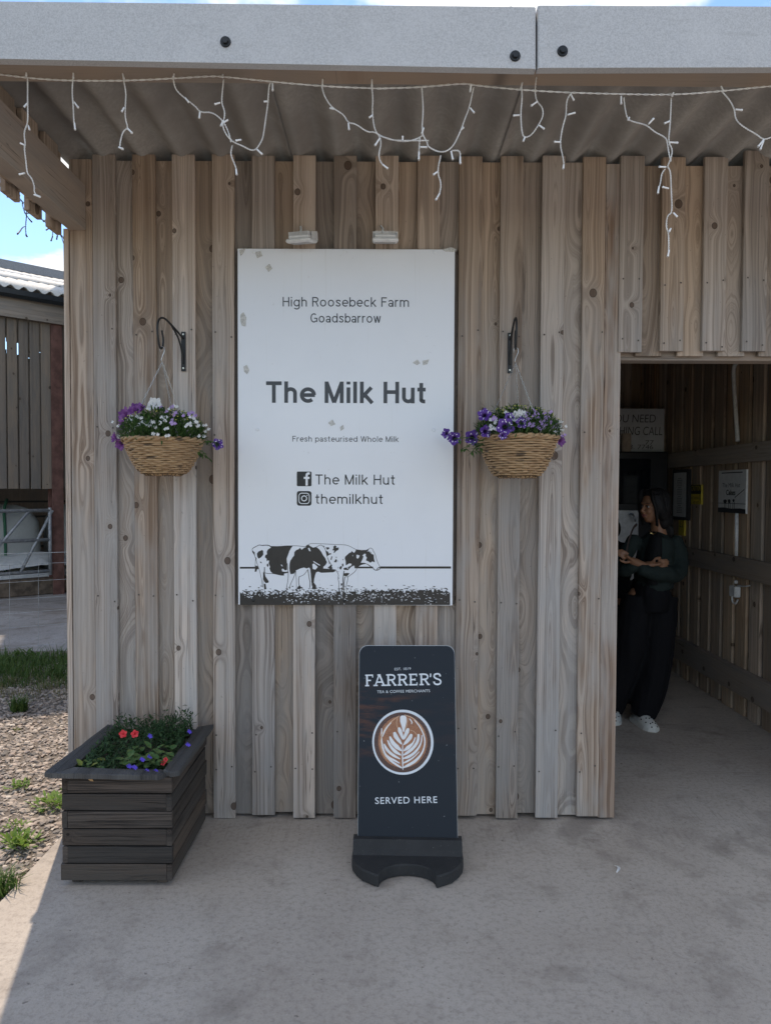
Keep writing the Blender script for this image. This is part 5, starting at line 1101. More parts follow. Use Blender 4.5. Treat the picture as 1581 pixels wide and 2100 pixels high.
root, ya, yb, z0, z1_, xf = wallpanel('caution_sign', 1417.5, 1438.5, 994, 1034, 'small yellow and black caution sign beside the framed notice', 'sign', M_YEL)
m = MB(); zc = z0+(z1_-z0)*.53; m.box((xf-.0012, yb+.002, zc), (xf-.0004, ya-.002, z1_-.002)); m.build('black_header', M_BLKFRAME, root)
lettering('CAUTION', (xf, ya-.012, zc+.025), ya-yb-.024, .038, M_YEL, root, WF, .0, 1, lift=.002)
lettering('HOT BEVERAGES', (xf, ya-.012, zc-.042), ya-yb-.024, .020, M_BLKFRAME, root, WF, 0, 1, lift=.0012); lettering('ARE HOT', (xf, ya-.04, zc-.078), ya-yb-.08, .020, M_BLKFRAME, root, WF, 0, 1, lift=.0012)
root, ya, yb, z0, z1_, xf = wallpanel('warning_label', 1392, 1403.5, 1066, 1098, 'narrow yellow warning label under the framed notice', 'label', M_YEL)
m = MB(); ym = (ya+yb)/2; 
stroke(m, [(-.03, 0), (0, .075), (.03, 0), (-.03, 0)], .007, WF, (xf, ym, z0+.07), .001); m.build('triangle_mark', M_BLKFRAME, root, fixn=False)
root, ya, yb, z0, z1_, xf = wallpanel('cake_poster', 1473.5, 1530, 964, 1052, 'white milk hut cakes poster with black cows on the inside wall', 'poster', M_POSTER, WX-.02, .004)
Wd = ya-yb; Hd = z1_-z0
lettering('The Milk Hut', (xf, ya-Wd*.16, z0+Hd*.60), Wd*.64, Hd*.10, M_INK, root, WF, .0, 1, lift=.001); lettering('Cakes', (xf, ya-Wd*.30, z0+Hd*.42), Wd*.34, Hd*.12, M_INKDARK, root, WF, .02, 1, lift=.001)
m = MB(); 
shape(m, [(0, 0), (Wd, 0), (Wd, Hd*.10), (Wd*.8, Hd*.115), (Wd*.5, Hd*.10), (Wd*.2, Hd*.12), (0, Hd*.11)], WF, (xf, ya, z0), .001); stroke(m, [(0, Hd*.22), (Wd, Hd*.22)], Hd*.012, WF, (xf, ya, z0), .0011)
for (bx, by, bw, bh_) in ((.27, .24, .13, .12), (.42, .25, .10, .11), (.58, .27, .08, .08)):
    shape(m, [(Wd*(bx+bw*.5*math.cos(a_)*(1+.2*math.sin(3*a_))), Hd*(by+bh_*.45*math.sin(a_)+.02)) for a_ in [i*.523 for i in range(12)]], WF, (xf, ya, z0), .0013)
for lx in (.25, .30, .40, .46, .56, .62): stroke(m, [(Wd*lx, Hd*.10), (Wd*lx, Hd*.26)], Wd*.015, WF, (xf, ya, z0), .0014)
stroke(m, [(Wd*.62, Hd*.36), (Wd*.95, Hd*.55)], Hd*.02, WF, (xf, ya, z0), .001); stroke(m, [(Wd*.12, Hd*.94), (Wd*.88, Hd*.94)], Hd*.025, WF, (xf, ya, z0), .001)
m.build('printed_cows', M_INKDARK, root, fixn=False)
cp = empty('cable_conduit', wq(1512, 1180, XR-.02), 'white plastic cable conduit with socket on the inside right wall', 'conduit')
cx_ = XR-.03; P = [wq(1581, 728, cx_), wq(1530, 737, cx_), wq(1511, 741, cx_), wq(1504, 752, cx_), wq(1503, 770, cx_), wq(1508, 850, cx_), wq(1512, 905, cx_)]
m = MB(); m.tube(smoothpts3(P, 2), .014, 10); m.build('upper_pipe', M_CONDUIT, cp, smooth=True)
m = MB(); m.tube([wq(1510, 1052, cx_), wq(1509, 1140, cx_)], .012, 10); m.build('lower_pipe', M_CONDUIT, cp, smooth=True)
m = MB(); m.tube([wq(1509, 1190, XR-.02), wq(1508.5, 1196, XR-.02)], .012, 8); a = wq(1501, 1200, XR-.03); b = wq(1513, 1226, XR-.03); m.cbox((XR-.055, b.y, b.z), (XR-.012, a.y, a.z), .006); m.build('socket_box', M_CONDUIT, cp)
m = MB(); m.tube(smoothpts3([wq(1500, 1222, XR-.05), wq(1501, 1236, XR-.05), wq(1508, 1239, XR-.05), wq(1512, 1230, XR-.05)], 2), .006, 8); m.tube(smoothpts3([wq(1512, 1201, XR-.02), wq(1525, 1203, XR-.02), wq(1537, 1201, XR-.02)], 1), .005, 6); m.build('plug_lead', M_CONDUIT, cp, smooth=True)
# white feather on the slab
p = atz(1267, 1785, .004); m = MB(); q = smoothpts3([p+Vector((-.012, -.02, 0)), p+Vector((.004, -.004, .006)), p+Vector((.008, .018, .004)), p+Vector((-.004, .032, .002))], 2)
vs = []; n_ = len(q)
for i, a in enumerate(q):
    wd = .007*math.sin(math.pi*min(1, (i+.6)/n_))**.7; vs += [a+Vector((-wd, 0, .003)), a, a+Vector((wd*.7, 0, .002))]
m.add(vs, [f for i in range(n_-1) for f in ((3*i, 3*i+1, 3*i+4, 3*i+3), (3*i+1, 3*i+2, 3*i+5, 3*i+4))]); tag(m.build('feather', M_WHITEFL, fixn=False), 'small white feather lying on the concrete in front of the doorway', 'feather')

# ================================================================== PEOPLE
def skin(name, skin_c): 
    k = NT(name); n = k.noise(k.obj(), 40.0, 3, .6); k.set(k.mix(k.rng(n, .3, .7), skin_c, tuple(x*.85 for x in skin_c)), .5, 0, .4); k.put(k.b.inputs['Subsurface Weight'], .12); k.put(k.b.inputs['Subsurface Radius'], (.012, .005, .003)); return k.m
def cloth(name, c, sc=220):
    k = NT(name); n = k.noise(k.obj(), sc, 2, .6); f = k.noise(k.obj(), 14.0, 3, .6); k.bump(k.add(k.mul(n, .3), f), .35, .006); return k.set(k.mix(k.rng(n, .3, .7), c, tuple(x*.7 for x in c)), .85, 0, .2)
M_SKIN = skin('skin', (.27,.135,.075)); M_HAIR = NT('black_hair'); _n = M_HAIR.noise(M_HAIR.xyz(M_HAIR.mul(M_HAIR.sep(M_HAIR.obj())[0], 300.0), M_HAIR.mul(M_HAIR.sep(M_HAIR.obj())[1], 300.0), M_HAIR.mul(M_HAIR.sep(M_HAIR.obj())[2], 12.0)), 1.0, 3, .6)
M_HAIR.bump(_n, .8, .004); M_HAIR = M_HAIR.set(M_HAIR.mix(_n, (.004,.004,.004), (.014,.012,.012)), .6, 0, .3)
M_JKT = cloth('dark_green_jacket', (.022,.032,.030)); M_TRS = cloth('black_trousers', (.007,.007,.009)); M_TOP = cloth('black_top', (.010,.011,.012))
M_CLOG = plain('white_clog', (.62,.62,.58), .45, var=.04); M_HOLE = plain('clog_hole', (.02,.02,.02), .8); M_GOLD = plain('gold', (.75,.58,.25), .2, 1.0); M_BAG = plain('bag_strap', (.05,.035,.03), .5); M_SCRUN = plain('pink_scrunchie', (.40,.22,.22), .8)
M_EYE = plain('eye_white', (.40,.38,.36), .3); M_IRIS = plain('iris', (.015,.009,.006), .15); M_LIP = skin('lip', (.22,.075,.06)); M_TEE = plain('white_tee', (.62,.62,.64), .8)
def remeshed(parts, voxel, name, smooth_it=2, disp=None):
    """join several closed shells into one continuous surface"""
    m = MB()
    for q in parts: m.add(q.v, q.f)
    me = m.mesh(name); ob = bpy.data.objects.new('tmp', me); col.objects.link(ob)
    md = ob.modifiers.new('r', 'REMESH'); md.mode = 'VOXEL'; md.voxel_size = voxel
    if smooth_it: s_ = ob.modifiers.new('s', 'SMOOTH'); s_.iterations = smooth_it; s_.factor = .5
    dg = bpy.context.evaluated_depsgraph_get(); dg.update(); out_ = bpy.data.meshes.new_from_object(ob.evaluated_get(dg)); bpy.data.objects.remove(ob)
    if disp:
        n = len(out_.vertices); co = np.empty(n*3, 'f'); nr = np.empty(n*3, 'f'); out_.vertices.foreach_get('co', co); out_.vertices.foreach_get('normal', nr); co = co.reshape(-1, 3); nr = nr.reshape(-1, 3)
        d_ = np.array([disp(Vector(c_)) for c_ in co]); out_.vertices.foreach_set('co', (co+nr*d_[:, None]).ravel().astype('f'))
    out_.polygons.foreach_set('use_smooth', [True]*len(out_.polygons)); out_.update(); return out_
def ell(c, r3, n=14, rot=None):
    m = MB(); rings = []
    for j in range(1, n):
        ph = math.pi*j/n; rings.append([Vector((r3[0]*math.sin(ph)*math.cos(6.28318*i/(2*n)), r3[1]*math.sin(ph)*math.sin(6.28318*i/(2*n)), -r3[2]*math.cos(ph))) for i in range(2*n)])
    if rot is not None: rings = [[rot @ p for p in rr] for rr in rings]
    m.loft([[Vector(c)+p for p in rr] for rr in rings]); return m
def limb(pts, rad, n=14): 
    P = smoothpts3(pts, 2); t = np.linspace(0, 1, len(P)); tr = np.linspace(0, 1, len(rad)); rr = [float(np.interp(x, tr, rad)) for x in t]
    m = MB(); m.tube(P, rr, n); 
    m2_ = ell(P[0], (rr[0],)*3, 8); m3_ = ell(P[-1], (rr[-1],)*3, 8); return [m, m2_, m3_]
def head_parts(c, yaw, tilt, s=1.0):
    """c = head centre; local +x = face direction; returns shells and a frame"""
    Mh = Matrix.Translation(Vector(c)) @ Matrix.Rotation(yaw, 4, 'Z') @ Matrix.Rotation(tilt, 4, 'Y') @ Matrix.Scale(s, 4)
    sh = []; R3 = Mh.to_3x3()
    def E(p, r3): q = ell((0, 0, 0), r3, 12); g = MB(); g.add([Mh @ (Vector(p)+Vector(v)) for v in q.v], q.f); sh.append(g)
    E((-.012, 0, .030), (.090, .072, .082)); E((.012, 0, -.030), (.070, .060, .078)); E((.042, 0, -.082), (.030, .030, .022))      # skull, face, chin
    E((.064, .026, -.028), (.022, .022, .022)); E((.064, -.026, -.028), (.022, .022, .022))                                       # cheeks
    E((.070, 0, .026), (.018, .045, .012))                                                                                       # brow
    q = MB(); q.tube([Mh @ Vector(v) for v in ((.076, 0, .018), (.088, 0, -.004), (.101, 0, -.022), (.090, 0, -.034))], [.006*s, .0075*s, .011*s, .009*s], 10); sh.append(q)
    E((.091, .010, -.030), (.009, .008, .007)); E((.091, -.010, -.030), (.009, .008, .007))
    E((.080, 0, -.050), (.012, .022, .0065)); E((.078, 0, -.062), (.012, .019, .007))
    for s_ in (-1, 1): E((-.010, s_*.074, -.012), (.016, .008, .030))
    q = MB(); q.tube([Mh @ Vector(v) for v in ((-.03, 0, -.06), (-.038, 0, -.13), (-.045, 0, -.19))], [.050*s, .048*s, .058*s], 14); sh.append(q)
    return sh, Mh
def finger_hand(wrist, d, up, s=1.0, curl=.5):
    """palm and five bent fingers"""
    wrist = Vector(wrist); d = Vector(d).normalized(); up = Vector(up); side = d.cross(up).normalized(); up = side.cross(d); sh = []
    q = MB(); q.tube([wrist-d*.02, wrist+d*.02, wrist+d*.055*s, wrist+d*.085*s], [(.022*s, .018*s), (.030*s, .016*s), (.036*s, .014*s), (.034*s, .012*s)], 12); sh.append(q)
    q = q
    for i, (o_, L) in enumerate(((-.026, .070), (-.009, .080), (.009, .075), (.025, .060))):
        b = wrist+d*.080*s+side*o_*s; k1 = b+(d*math.cos(curl*.5)-up*math.sin(curl*.5))*L*.42*s; k2 = k1+(d*math.cos(curl*1.3)-up*math.sin(curl*1.3))*L*.33*s; k3 = k2+(d*math.cos(curl*1.9)-up*math.sin(curl*1.9))*L*.27*s
        g = MB(); g.tube([b-d*.015*s, b, k1, k2, k3], [.0085*s, .0088*s, .0082*s, .0075*s, .0058*s], 9); sh.append(g)
    b = wrist+d*.028*s-side*.026*s; g = MB(); g.tube([b, b+d*.02*s-side*.018*s-up*.006*s, b+d*.048*s-side*.026*s-up*.012*s, b+d*.07*s-side*.022*s-up*.016*s], [.012*s, .011*s, .0095*s, .007*s], 9); sh.append(g)
    return sh
# ---- the woman in the doorway (arms folded, looking towards the machine)
foot = atz(1325, 1493, 0.0); DY = foot.y+.09
def B(px, py, dy=0.0): return at(px, py, DY+dy)
wo_ = empty('person', (B(1335, 1490).x, DY, 0), 'woman in dark green jacket and wide black trousers standing with folded arms in the doorway', 'person')
hc = B(1340, 1039, -.01)
yawh = R_(180+22)                                                     # face turned to picture left, a little to the viewer
sh, Mh = head_parts(hc, yawh, R_(2), .98)
neckb = B(1347, 1098, .02)
shoL, shoR = B(1388, 1114, .02), B(1295, 1112, .03)                     # picture right / picture left
pel = B(1336, 1215, .03)
torso = MB(); torso.tube([pel+Vector((0, 0, -.06)), pel, B(1339, 1170, .03), B(1343, 1135, .02), B(1345, 1108, .02), neckb], [(.11, .085), (.125, .095), (.108, .085), (.125, .09), (.120, .075), (.045, .045)], 18)
elbR, elbL = B(1276, 1168, -.06), B(1388, 1176, -.05)                   # picture left elbow, picture right elbow
wrL = B(1313, 1163, -.15); wrR = B(1322, 1160, -.13)
body = sh+[torso]+limb([shoR, B(1276, 1140, 0), elbR, wrR+Vector((.02, 0, .0)), B(1335, 1158, -.15)], [.034, .032, .028, .028, .024])+limb([shoL, B(1394, 1145, 0), elbL, B(1350, 1175, -.14), B(1296, 1150, -.16)], [.034, .032, .028, .028, .024])
body += finger_hand(B(1333, 1159, -.155), B(1353, 1156, -.16)-B(1333, 1159, -.155), (0, -1, .25), .80, .35)
body += finger_hand(B(1298, 1151, -.165), (-.8, -.1, .55), (-.2, -1, .2), .80, .45)
fR = atz(1262, 1482, 0.0); kn = lambda p, h, dy=0: Vector((p.x, p.y+dy, h))
LEGS = ((B(1354, 1222, .04), Vector((B(1350, 1360).x, DY+.02, .46)), Vector((foot.x+.012, foot.y+.10, .07))), (B(1308, 1222, .04), Vector((B(1292, 1360).x, DY+.03, .46)), Vector((fR.x, fR.y+.12, .07))))
for hp, kn_, hm in LEGS: body += limb([hp, hp.lerp(kn_, .5), kn_, hm], [.065, .058, .045, .034])
me = remeshed(body, .0055, 'body', 1); link('body', me, M_SKIN, wo_)
# eyes, lips
for s_ in (-1, 1):
    e_ = Mh @ Vector((.073, s_*.029, .004)); q = ell(e_, (.0085, .0105, .0075), 8); q.build('eye', M_EYE, wo_, smooth=True); q = ell(Mh @ Vector((.080, s_*.0295, .003)), (.0062, .0062, .0062), 6); q.build('iris', M_IRIS, wo_, smooth=True)
    g = MB(); g.tube([Mh @ Vector((.080, s_*.012, .020)), Mh @ Vector((.084, s_*.028, .027)), Mh @ Vector((.070, s_*.046, .022))], [.002, .0035, .0015], 6); g.build('eyebrow', M_HAIR, wo_, smooth=True)
    g = MB(); g.tube([Mh @ Vector((.083, s_*.016, .006)), Mh @ Vector((.0855, s_*.029, .0125)), Mh @ Vector((.074, s_*.043, .006))], .0024, 6); g.build('eyelid', M_HAIR, wo_, smooth=True)
g = MB(); g.tube([Mh @ Vector(v) for v in ((.080, -.022, -.054), (.0915, -.008, -.0505), (.0915, .008, -.0505), (.080, .022, -.054))], [.002, .005, .005, .002], 8); g.tube([Mh @ Vector(v) for v in ((.080, -.020, -.056), (.0905, 0, -.0625), (.080, .020, -.056))], [.002, .0055, .002], 8); g.build('lips', M_LIP, wo_, smooth=True)
# hair: cap swept back, loose front strands, low bun with scrunchie
hp_ = []
def H(p, r3): q = ell((0, 0, 0), r3, 12); g_ = MB(); g_.add([Mh @ (Vector(p)+Vector(v)) for v in q.v], q.f); hp_.append(g_)
H((-.026, 0, .042), (.092, .086, .085)); H((-.052, 0, .000), (.072, .080, .090)); H((-.075, 0, -.045), (.045, .062, .060)); H((.030, .0, .092), (.040, .055, .028))
H((-.030, .050, -.005), (.068, .040, .085)); H((-.030, -.050, -.005), (.068, .040, .085)); H((-.050, .045, -.085), (.045, .036, .070)); H((-.050, -.045, -.085), (.045, .036, .070)); H((-.085, .010, -.095), (.040, .060, .075)); H((-.085, .02, -.165), (.032, .062, .060)); H((-.118, -.030, -.035), (.036, .036, .034)); H((-.140, -.048, -.030), (.028, .028, .026))
for s_, dx_ in ((-1, 0), (1, 0)):
    g = MB(); g.tube(smoothpts3([Mh @ Vector(v) for v in ((.045, s_*.030, .105), (.066, s_*.058, .062), (.052, s_*.074, .0), (.040, s_*.070, -.06), (.030, s_*.060, -.125))], 2), [(.012, .024)]*4+[(.010, .018)]*9, 8); hp_.append(g)
    g = MB(); g.tube(smoothpts3([Mh @ Vector(v) for v in ((.020, s_*.062, .08), (.020, s_*.080, .03), (.004, s_*.082, -.03), (-.03, s_*.068, -.075))], 2), [(.016, .028)]*10, 8); hp_.append(g)
me = remeshed(hp_, .005, 'hair', 2, lambda p: .0035*mnoise.noise(Vector((p.x*70, p.y*70, p.z*9)))); link('hair', me, M_HAIR, wo_)
g = MB(); cS = Mh @ Vector((-.120, -.046, -.062)); g.tube([cS+Vector((.018*math.cos(a_), .012*math.sin(a_), .012*math.sin(2*a_))) for a_ in [i*.3927 for i in range(16)]], [.008+.003*(i % 2) for i in range(16)], 7, closed=True); g.build('scrunchie', M_SCRUN, wo_, smooth=True)
# jacket: torso shell and full sleeves gathered at the cuffs; black top between the open fronts
def fold(p): return .010*mnoise.noise(Vector((p.x*9+p.z*5, p.y*9, p.z*13)))+.006*mnoise.noise(Vector((p.x*26, p.y*26, p.z*22)))
jk = MB(); jk.tube([B(1340, 1207, .03), B(1338, 1190, .03), B(1340, 1160, .03), B(1344, 1130, .025), B(1345, 1108, .03), B(1347, 1094, .045)], [(.150, .115), (.158, .122), (.140, .112), (.150, .115), (.142, .100), (.062, .060)], 20)
slL = limb([shoL+Vector((-.01, 0, .004)), B(1396, 1146, 0), elbL+Vector((.0, .0, -.01)), B(1362, 1178, -.13), B(1318, 1170, -.165)], [.050, .050, .055, .056, .040])
slR = limb([shoR+Vector((.012, 0, .004)), B(1278, 1140, 0), elbR+Vector((0, 0, -.006)), B(1290, 1163, -.12), B(1306, 1160, -.14)], [.050, .050, .052, .046, .036])
me = remeshed([jk]+slL+slR, .007, 'jacket', 2, fold); link('jacket', me, M_JKT, wo_)
tp = MB(); tp.tube([B(1334, 1196, -.055), B(1336, 1160, -.065), B(1340, 1130, -.068), B(1343, 1108, -.050), B(1345, 1098, -.03)], [(.075, .05), (.072, .05), (.075, .05), (.068, .045), (.045, .040)], 14); link('top', remeshed([tp], .007, 'top', 2), M_TOP, wo_)
# wide trousers
tr = []
def leg(hip, knee, hem, r0, r1, r2):
    Q = smoothpts3([hip, hip.lerp(knee, .5), knee, hem], 2); g_ = MB()
    g_.tube(Q, [float(np.interp(i/(len(Q)-1), [0, .45, .8, 1], [r0, r0*.98, r1, r2])) for i in range(len(Q))], 18); return g_
for hp, kn_, hm in LEGS: tr.append(leg(hp, kn_, hm+Vector((0, 0, -.02)), .108, .103, .080))
g = MB(); g.tube([B(1334, 1190, .03), B(1334, 1215, .03), B(1333, 1245, .04)], [(.140, .108), (.160, .118), (.150, .11)], 18); tr.append(g)
def tfold(p): return .010*mnoise.noise(Vector((p.x*14, p.y*14, p.z*3)))+.004*mnoise.noise(Vector((p.x*40, p.y*40, p.z*8)))
me = remeshed(tr, .008, 'trousers', 2, tfold); link('trousers', me, M_TRS, wo_)
# clogs
def clog(c, yaw_, parent):
    Mc = Matrix.Translation(c) @ Matrix.Rotation(yaw_, 4, 'Z'); up_ = []
    secs = ((-.115, .034, .050), (-.07, .040, .058), (-.02, .046, .085), (.03, .051, .078), (.08, .050, .058), (.112, .038, .044), (.128, .016, .030)); rings = []
    for x, hw, h in secs: rings.append([Mc @ Vector((x, hw*math.cos(a_)*(1 if math.sin(a_) < .2 else .95), .016+max(0, math.sin(a_))*(h-.016))) for a_ in [6.28318*i/20 for i in range(20)]])
    g_ = MB(); g_.loft(rings); g_.build('clog', M_CLOG, parent, smooth=True)
    so = MB(); rg_ = [(x, hw*1.05) for x, hw, h in secs]; ol_ = [(x, w_) for x, w_ in rg_]+[(.136, 0)]+[(x, -w_) for x, w_ in reversed(rg_)]
    so.prism(ol_, Mc @ Vector((0, 0, 0)), Mc.to_3x3() @ Vector((1,0,0)), Mc.to_3x3() @ Vector((0,1,0)), (0,0,1), .022); so.build('clog_sole', M_CLOG, parent)
    hl = MB()
    for (hx, a_) in ((.095, 0), (.075, .75), (.075, -.75), (.10, .4), (.10, -.4), (.03, .9), (.03, -.9), (.05, .35), (.05, -.35), (.06, 0)):
        hw = float(np.interp(hx, [s_[0] for s_ in secs], [s_[1] for s_ in secs])); hh_ = float(np.interp(hx, [s_[0] for s_ in secs], [s_[2] for s_ in secs])); an = math.pi/2+a_
        p_ = Mc @ Vector((hx, hw*math.cos(an), .016+math.sin(an)*(hh_-.016))); q_ = ell(p_, (.0048, .0048, .0048), 5); hl.add(q_.v, q_.f)
    for s_ in (-1, 0, 1): q_ = ell(Mc @ Vector((.118, s_*.018, .030)), (.006, .006, .005), 5); hl.add(q_.v, q_.f)
    hl.build('clog_holes', M_HOLE, parent)
clog(Vector((foot.x, foot.y+.045, 0)), R_(-78), wo_); clog(Vector((fR.x+.005, fR.y+.06, 0)), R_(-110), wo_)
# necklace, bag strap, white hem
g = MB(); g.tube(smoothpts3([B(1331, 1086, -.03), B(1332, 1092, -.075), B(1338, 1096, -.085), B(1345, 1093, -.078), B(1349, 1086, -.04)], 2), .0016, 6); q_ = ell(B(1335, 1093.5, -.085), (.010, .003, .004), 6); g.add(q_.v, q_.f); g.build('necklace', M_GOLD, wo_, smooth=True)
g = MB(); g.tube(smoothpts3([B(1305, 1076, .03), B(1299, 1080, -.06), B(1291, 1100, -.10), B(1285, 1125, -.11), B(1281, 1150, -.11)], 2), [(.004, .010)]*14, 8); g.build('bag_strap', M_BAG, wo_, smooth=True)
g = MB(); q_ = ell(B(1381, 1187, .0), (.020, .012, .018), 6, Matrix.Rotation(R_(-40), 3, 'Y')); q_.build('shirt_hem', M_TEE, wo_, smooth=True)
# ---- a second person, mostly hidden behind her and the door post
f2_ = atz(1304, 1417, 0.0); D2 = f2_.y+.12
def C(px, py, dy=0.0): return at(px, py, D2+dy)
po = empty('person', (C(1283, 1400).x, D2, 0), 'person in dark clothes and black-and-white trainers, mostly hidden behind the woman', 'person')
sh2, Mh2 = head_parts(C(1243, 1080, 0), R_(200), R_(8), .90)
t2 = MB(); t2.tube([C(1262, 1235), C(1262, 1215), C(1258, 1180), C(1252, 1140), C(1250, 1118)], [(.12, .1), (.145, .105), (.12, .09), (.145, .09), (.05, .05)], 16)
b2 = sh2+[t2]+limb([C(1278, 1126), C(1286, 1165), C(1272, 1200, -.05), C(1248, 1215, -.12)], [.045, .04, .034, .024])+limb([C(1222, 1126), C(1214, 1165), C(1218, 1200, -.05), C(1232, 1215, -.12)], [.045, .04, .034, .024])
b2 += finger_hand(C(1248, 1215, -.12), (-.6, -.6, -.1), (0, -.2, 1), .8, .6)+finger_hand(C(1232, 1215, -.12), (.6, -.6, -.1), (0, -.2, 1), .8, .6)
g1 = Vector((f2_.x-.21, f2_.y+.06, 0))
for f_, hx in ((f2_, 1292), (g1, 1266)): b2 += limb([C(hx, 1235), Vector((f_.x, f_.y+.09, .5)), Vector((f_.x, f_.y+.10, .09))], [.078, .05, .036])
link('body', remeshed(b2, .008, 'body', 1), M_SKIN, po)
q1 = []
for p_, r3 in (((-.022, 0, .04), (.095, .088, .088)), ((-.05, 0, -.02), (.075, .084, .10))): q_ = ell((0, 0, 0), r3, 10); g_ = MB(); g_.add([Mh2 @ (Vector(p_)+Vector(v)) for v in q_.v], q_.f); q1.append(g_)
link('hair', remeshed(q1, .007, 'hair', 1), M_HAIR, po)
j2 = MB(); j2.tube([C(1262, 1222), C(1260, 1190), C(1254, 1150), C(1251, 1120), C(1250, 1108)], [(.155, .12), (.15, .115), (.165, .115), (.15, .1), (.06, .06)], 16)
link('jumper', remeshed([j2]+limb([C(1278, 1126), C(1286, 1165), C(1272, 1200, -.05), C(1254, 1213, -.11)], [.058, .055, .050, .040])+limb([C(1222, 1126), C(1212, 1165), C(1216, 1198, -.05)], [.058, .055, .048]), .009, 'jumper', 2, fold), M_TOP, po)
link('trousers', remeshed([leg(C(1294, 1235, .0), Vector((f2_.x, f2_.y+.10, .5)), Vector((f2_.x, f2_.y+.11, .10)), .10, .075, .06), leg(C(1264, 1235, .0), Vector((g1.x, g1.y+.10, .5)), Vector((g1.x, g1.y+.11, .10)), .10, .075, .06)], .009, 'trousers', 2, tfold), M_TRS, po)
for f_ in (f2_, g1):
    Mc = Matrix.Translation((f_.x, f_.y+.05, 0)) @ Matrix.Rotation(R_(-95), 4, 'Z')
    for nm_, mt_, lo, hi in (('trainer_sole', M_CLOG, 0, .022), ('trainer_upper', M_TRS, .022, .075)):
        g_ = MB(); rings = []
        for x, hw, h in ((-.11, .030, 1.15), (-.05, .036, 1.2), (.02, .042, 1.0), (.08, .044, .72), (.115, .032, .6)): rings.append([Mc @ Vector((x, hw*math.cos(a_), lo+(hi-lo)*h*(.5+.5*math.sin(a_)) if nm_ != 'trainer_sole' else lo+(hi-lo)*(.5+.5*math.sin(a_)))) for a_ in [6.28318*i/14 for i in range(14)]])
        g_.loft(rings); g_.build(nm_, mt_, po, smooth=True)
    q_ = ell(Mc @ Vector((.092, 0, .030)), (.030, .030, .018), 8); q_.build('toe_cap', M_CLOG, po, smooth=True)
    g_ = MB(); g_.tube([Mc @ Vector((.03, .02, .085)), Mc @ Vector((.05, -.02, .075)), Mc @ Vector((.0, .02, .10)), Mc @ Vector((.02, -.02, .092))], .003, 5); g_.build('lace', M_CLOG, po)

# ================================================================== BARN ACROSS THE YARD
bp = atz(122, 1218, -.04); BR = Matrix.Translation((bp.x, bp.y, 0)) @ Matrix.Rotation(math.atan2(.675, .737), 4, 'Z')
barn = empty('barn', bp, 'timber-clad cattle barn with pale corrugated roof across the yard', 'barn')
def bw(x, y, z): return BR @ Vector((x, y, z))
EZ = 4.22; M_STEELRED = plain('red_oxide_steel', (.17,.085,.068), .7, var=.3, scale=8); M_GALV = plain('galvanised_tube', (.36,.37,.38), .5, .3, var=.2, scale=20); M_GUT = plain('black_gutter', (.025,.030,.036), .45)
k = NT('pale_roof_sheet'); n = k.noise(k.pos(), 5.0, 5, .65); n2 = k.noise(k.pos(), 45.0, 3, .6); M_ROOF = k.set(k.mix(k.rng(n, .35, .7), (.70,.68,.63), k.mix(n2, (.55,.53,.49), (.64,.62,.58))), .8)
for px_ in (-4.8, 0.0, 4.8):
    m = MB(); m.cbox((px_-.08, 0, -.05), (px_+.08, .02, EZ-.25), .002, BR); m.cbox((px_-.012, .021, -.05), (px_+.012, .179, EZ-.25), .002, BR); m.cbox((px_-.08, .18, -.05), (px_+.08, .20, EZ-.25), .002, BR); m.build('steel_post', M_STEELRED, barn)
r = random.Random(2); zlo = at(60, 1001, bp.y-.4).z
x = -4.7
while x < 4.7:
    if abs(x) > .13: plank('cladding_board', barn, W_BARN, (x, .06+r.uniform(-.004, .004), (zlo+EZ)/2-.1), .130+r.uniform(-.006, .004), .022, round(EZ-zlo-.2, 1), 'Z', r.uniform(-.002, .002), BR)
    x += .152
plank('eaves_board', barn, W_BARN, (0, -.03, EZ-.115), .30, .04, 9.8, 'X', 0, BR)
m = MB(); sec = [(-.20, 0), (-.19, -.07), (-.13, -.11), (-.07, -.07), (-.06, 0), (-.075, 0), (-.085, -.06), (-.13, -.095), (-.175, -.06), (-.185, 0)]
m.loft([[bw(x, y, EZ+.10+z) for y, z in sec] for x in (-4.9, 4.9)]); m.build('gutter', M_GUT, barn)
for gx in (-1.0, .9): m = MB(); m.cbox((gx-.02, -.14, EZ-.03), (gx+.02, -.052, EZ+.02), .004, BR); m.build('gutter_bracket', M_GUT, barn)
sl_ = .30; rows = 3; dl = 2.75
for j in range(rows):
    for i in range(9):
        m = MB(); y0 = -.16+dl*j; x0 = -4.9+1.05*i; x0 = x0
        corr(m, x0, x0+1.10, y0, y0+dl+.12, EZ+.13+.012*(rows-j)*0+sl_*(y0+.16)+.03*(0)+(.014 if j else 0)-(0 if j == 0 else .0)+.006*(i % 2), .1460*1.2, .027, .007, 0.0, sl_, lambda x, y, z: tuple(bw(x, y, z)))
        o = m.build('roof_sheet', M_ROOF, barn); o.data.polygons.foreach_set('use_smooth', [True]*len(o.data.polygons))
yr = -.16+dl*rows; zr_ = EZ+.13+sl_*(dl*rows)
m = MB(); m.loft([[bw(x, y, z) for y, z in ((yr-.25, zr_-.02), (yr-.15, zr_+.22), (yr+.5, zr_+.22), (yr+.6, zr_-.02))] for x in (-4.9, 4.6)]); m.build('ridge_vent', plain('ridge_cap', (.20,.21,.22), .7), barn)
m = MB(); rq = random.Random(12)
for i in range(32):
    xa = -4.9+.297*i; op = rq.uniform(4.6, 5.3); hh_ = rq.choice((.02, .02, .03, .22, .3)); m.box((xa, yr+.6, -.05), (xa+.297, yr+.65, op), BR); m.box((xa, yr+.6, op+hh_), (xa+.297, yr+.65, zr_), BR)
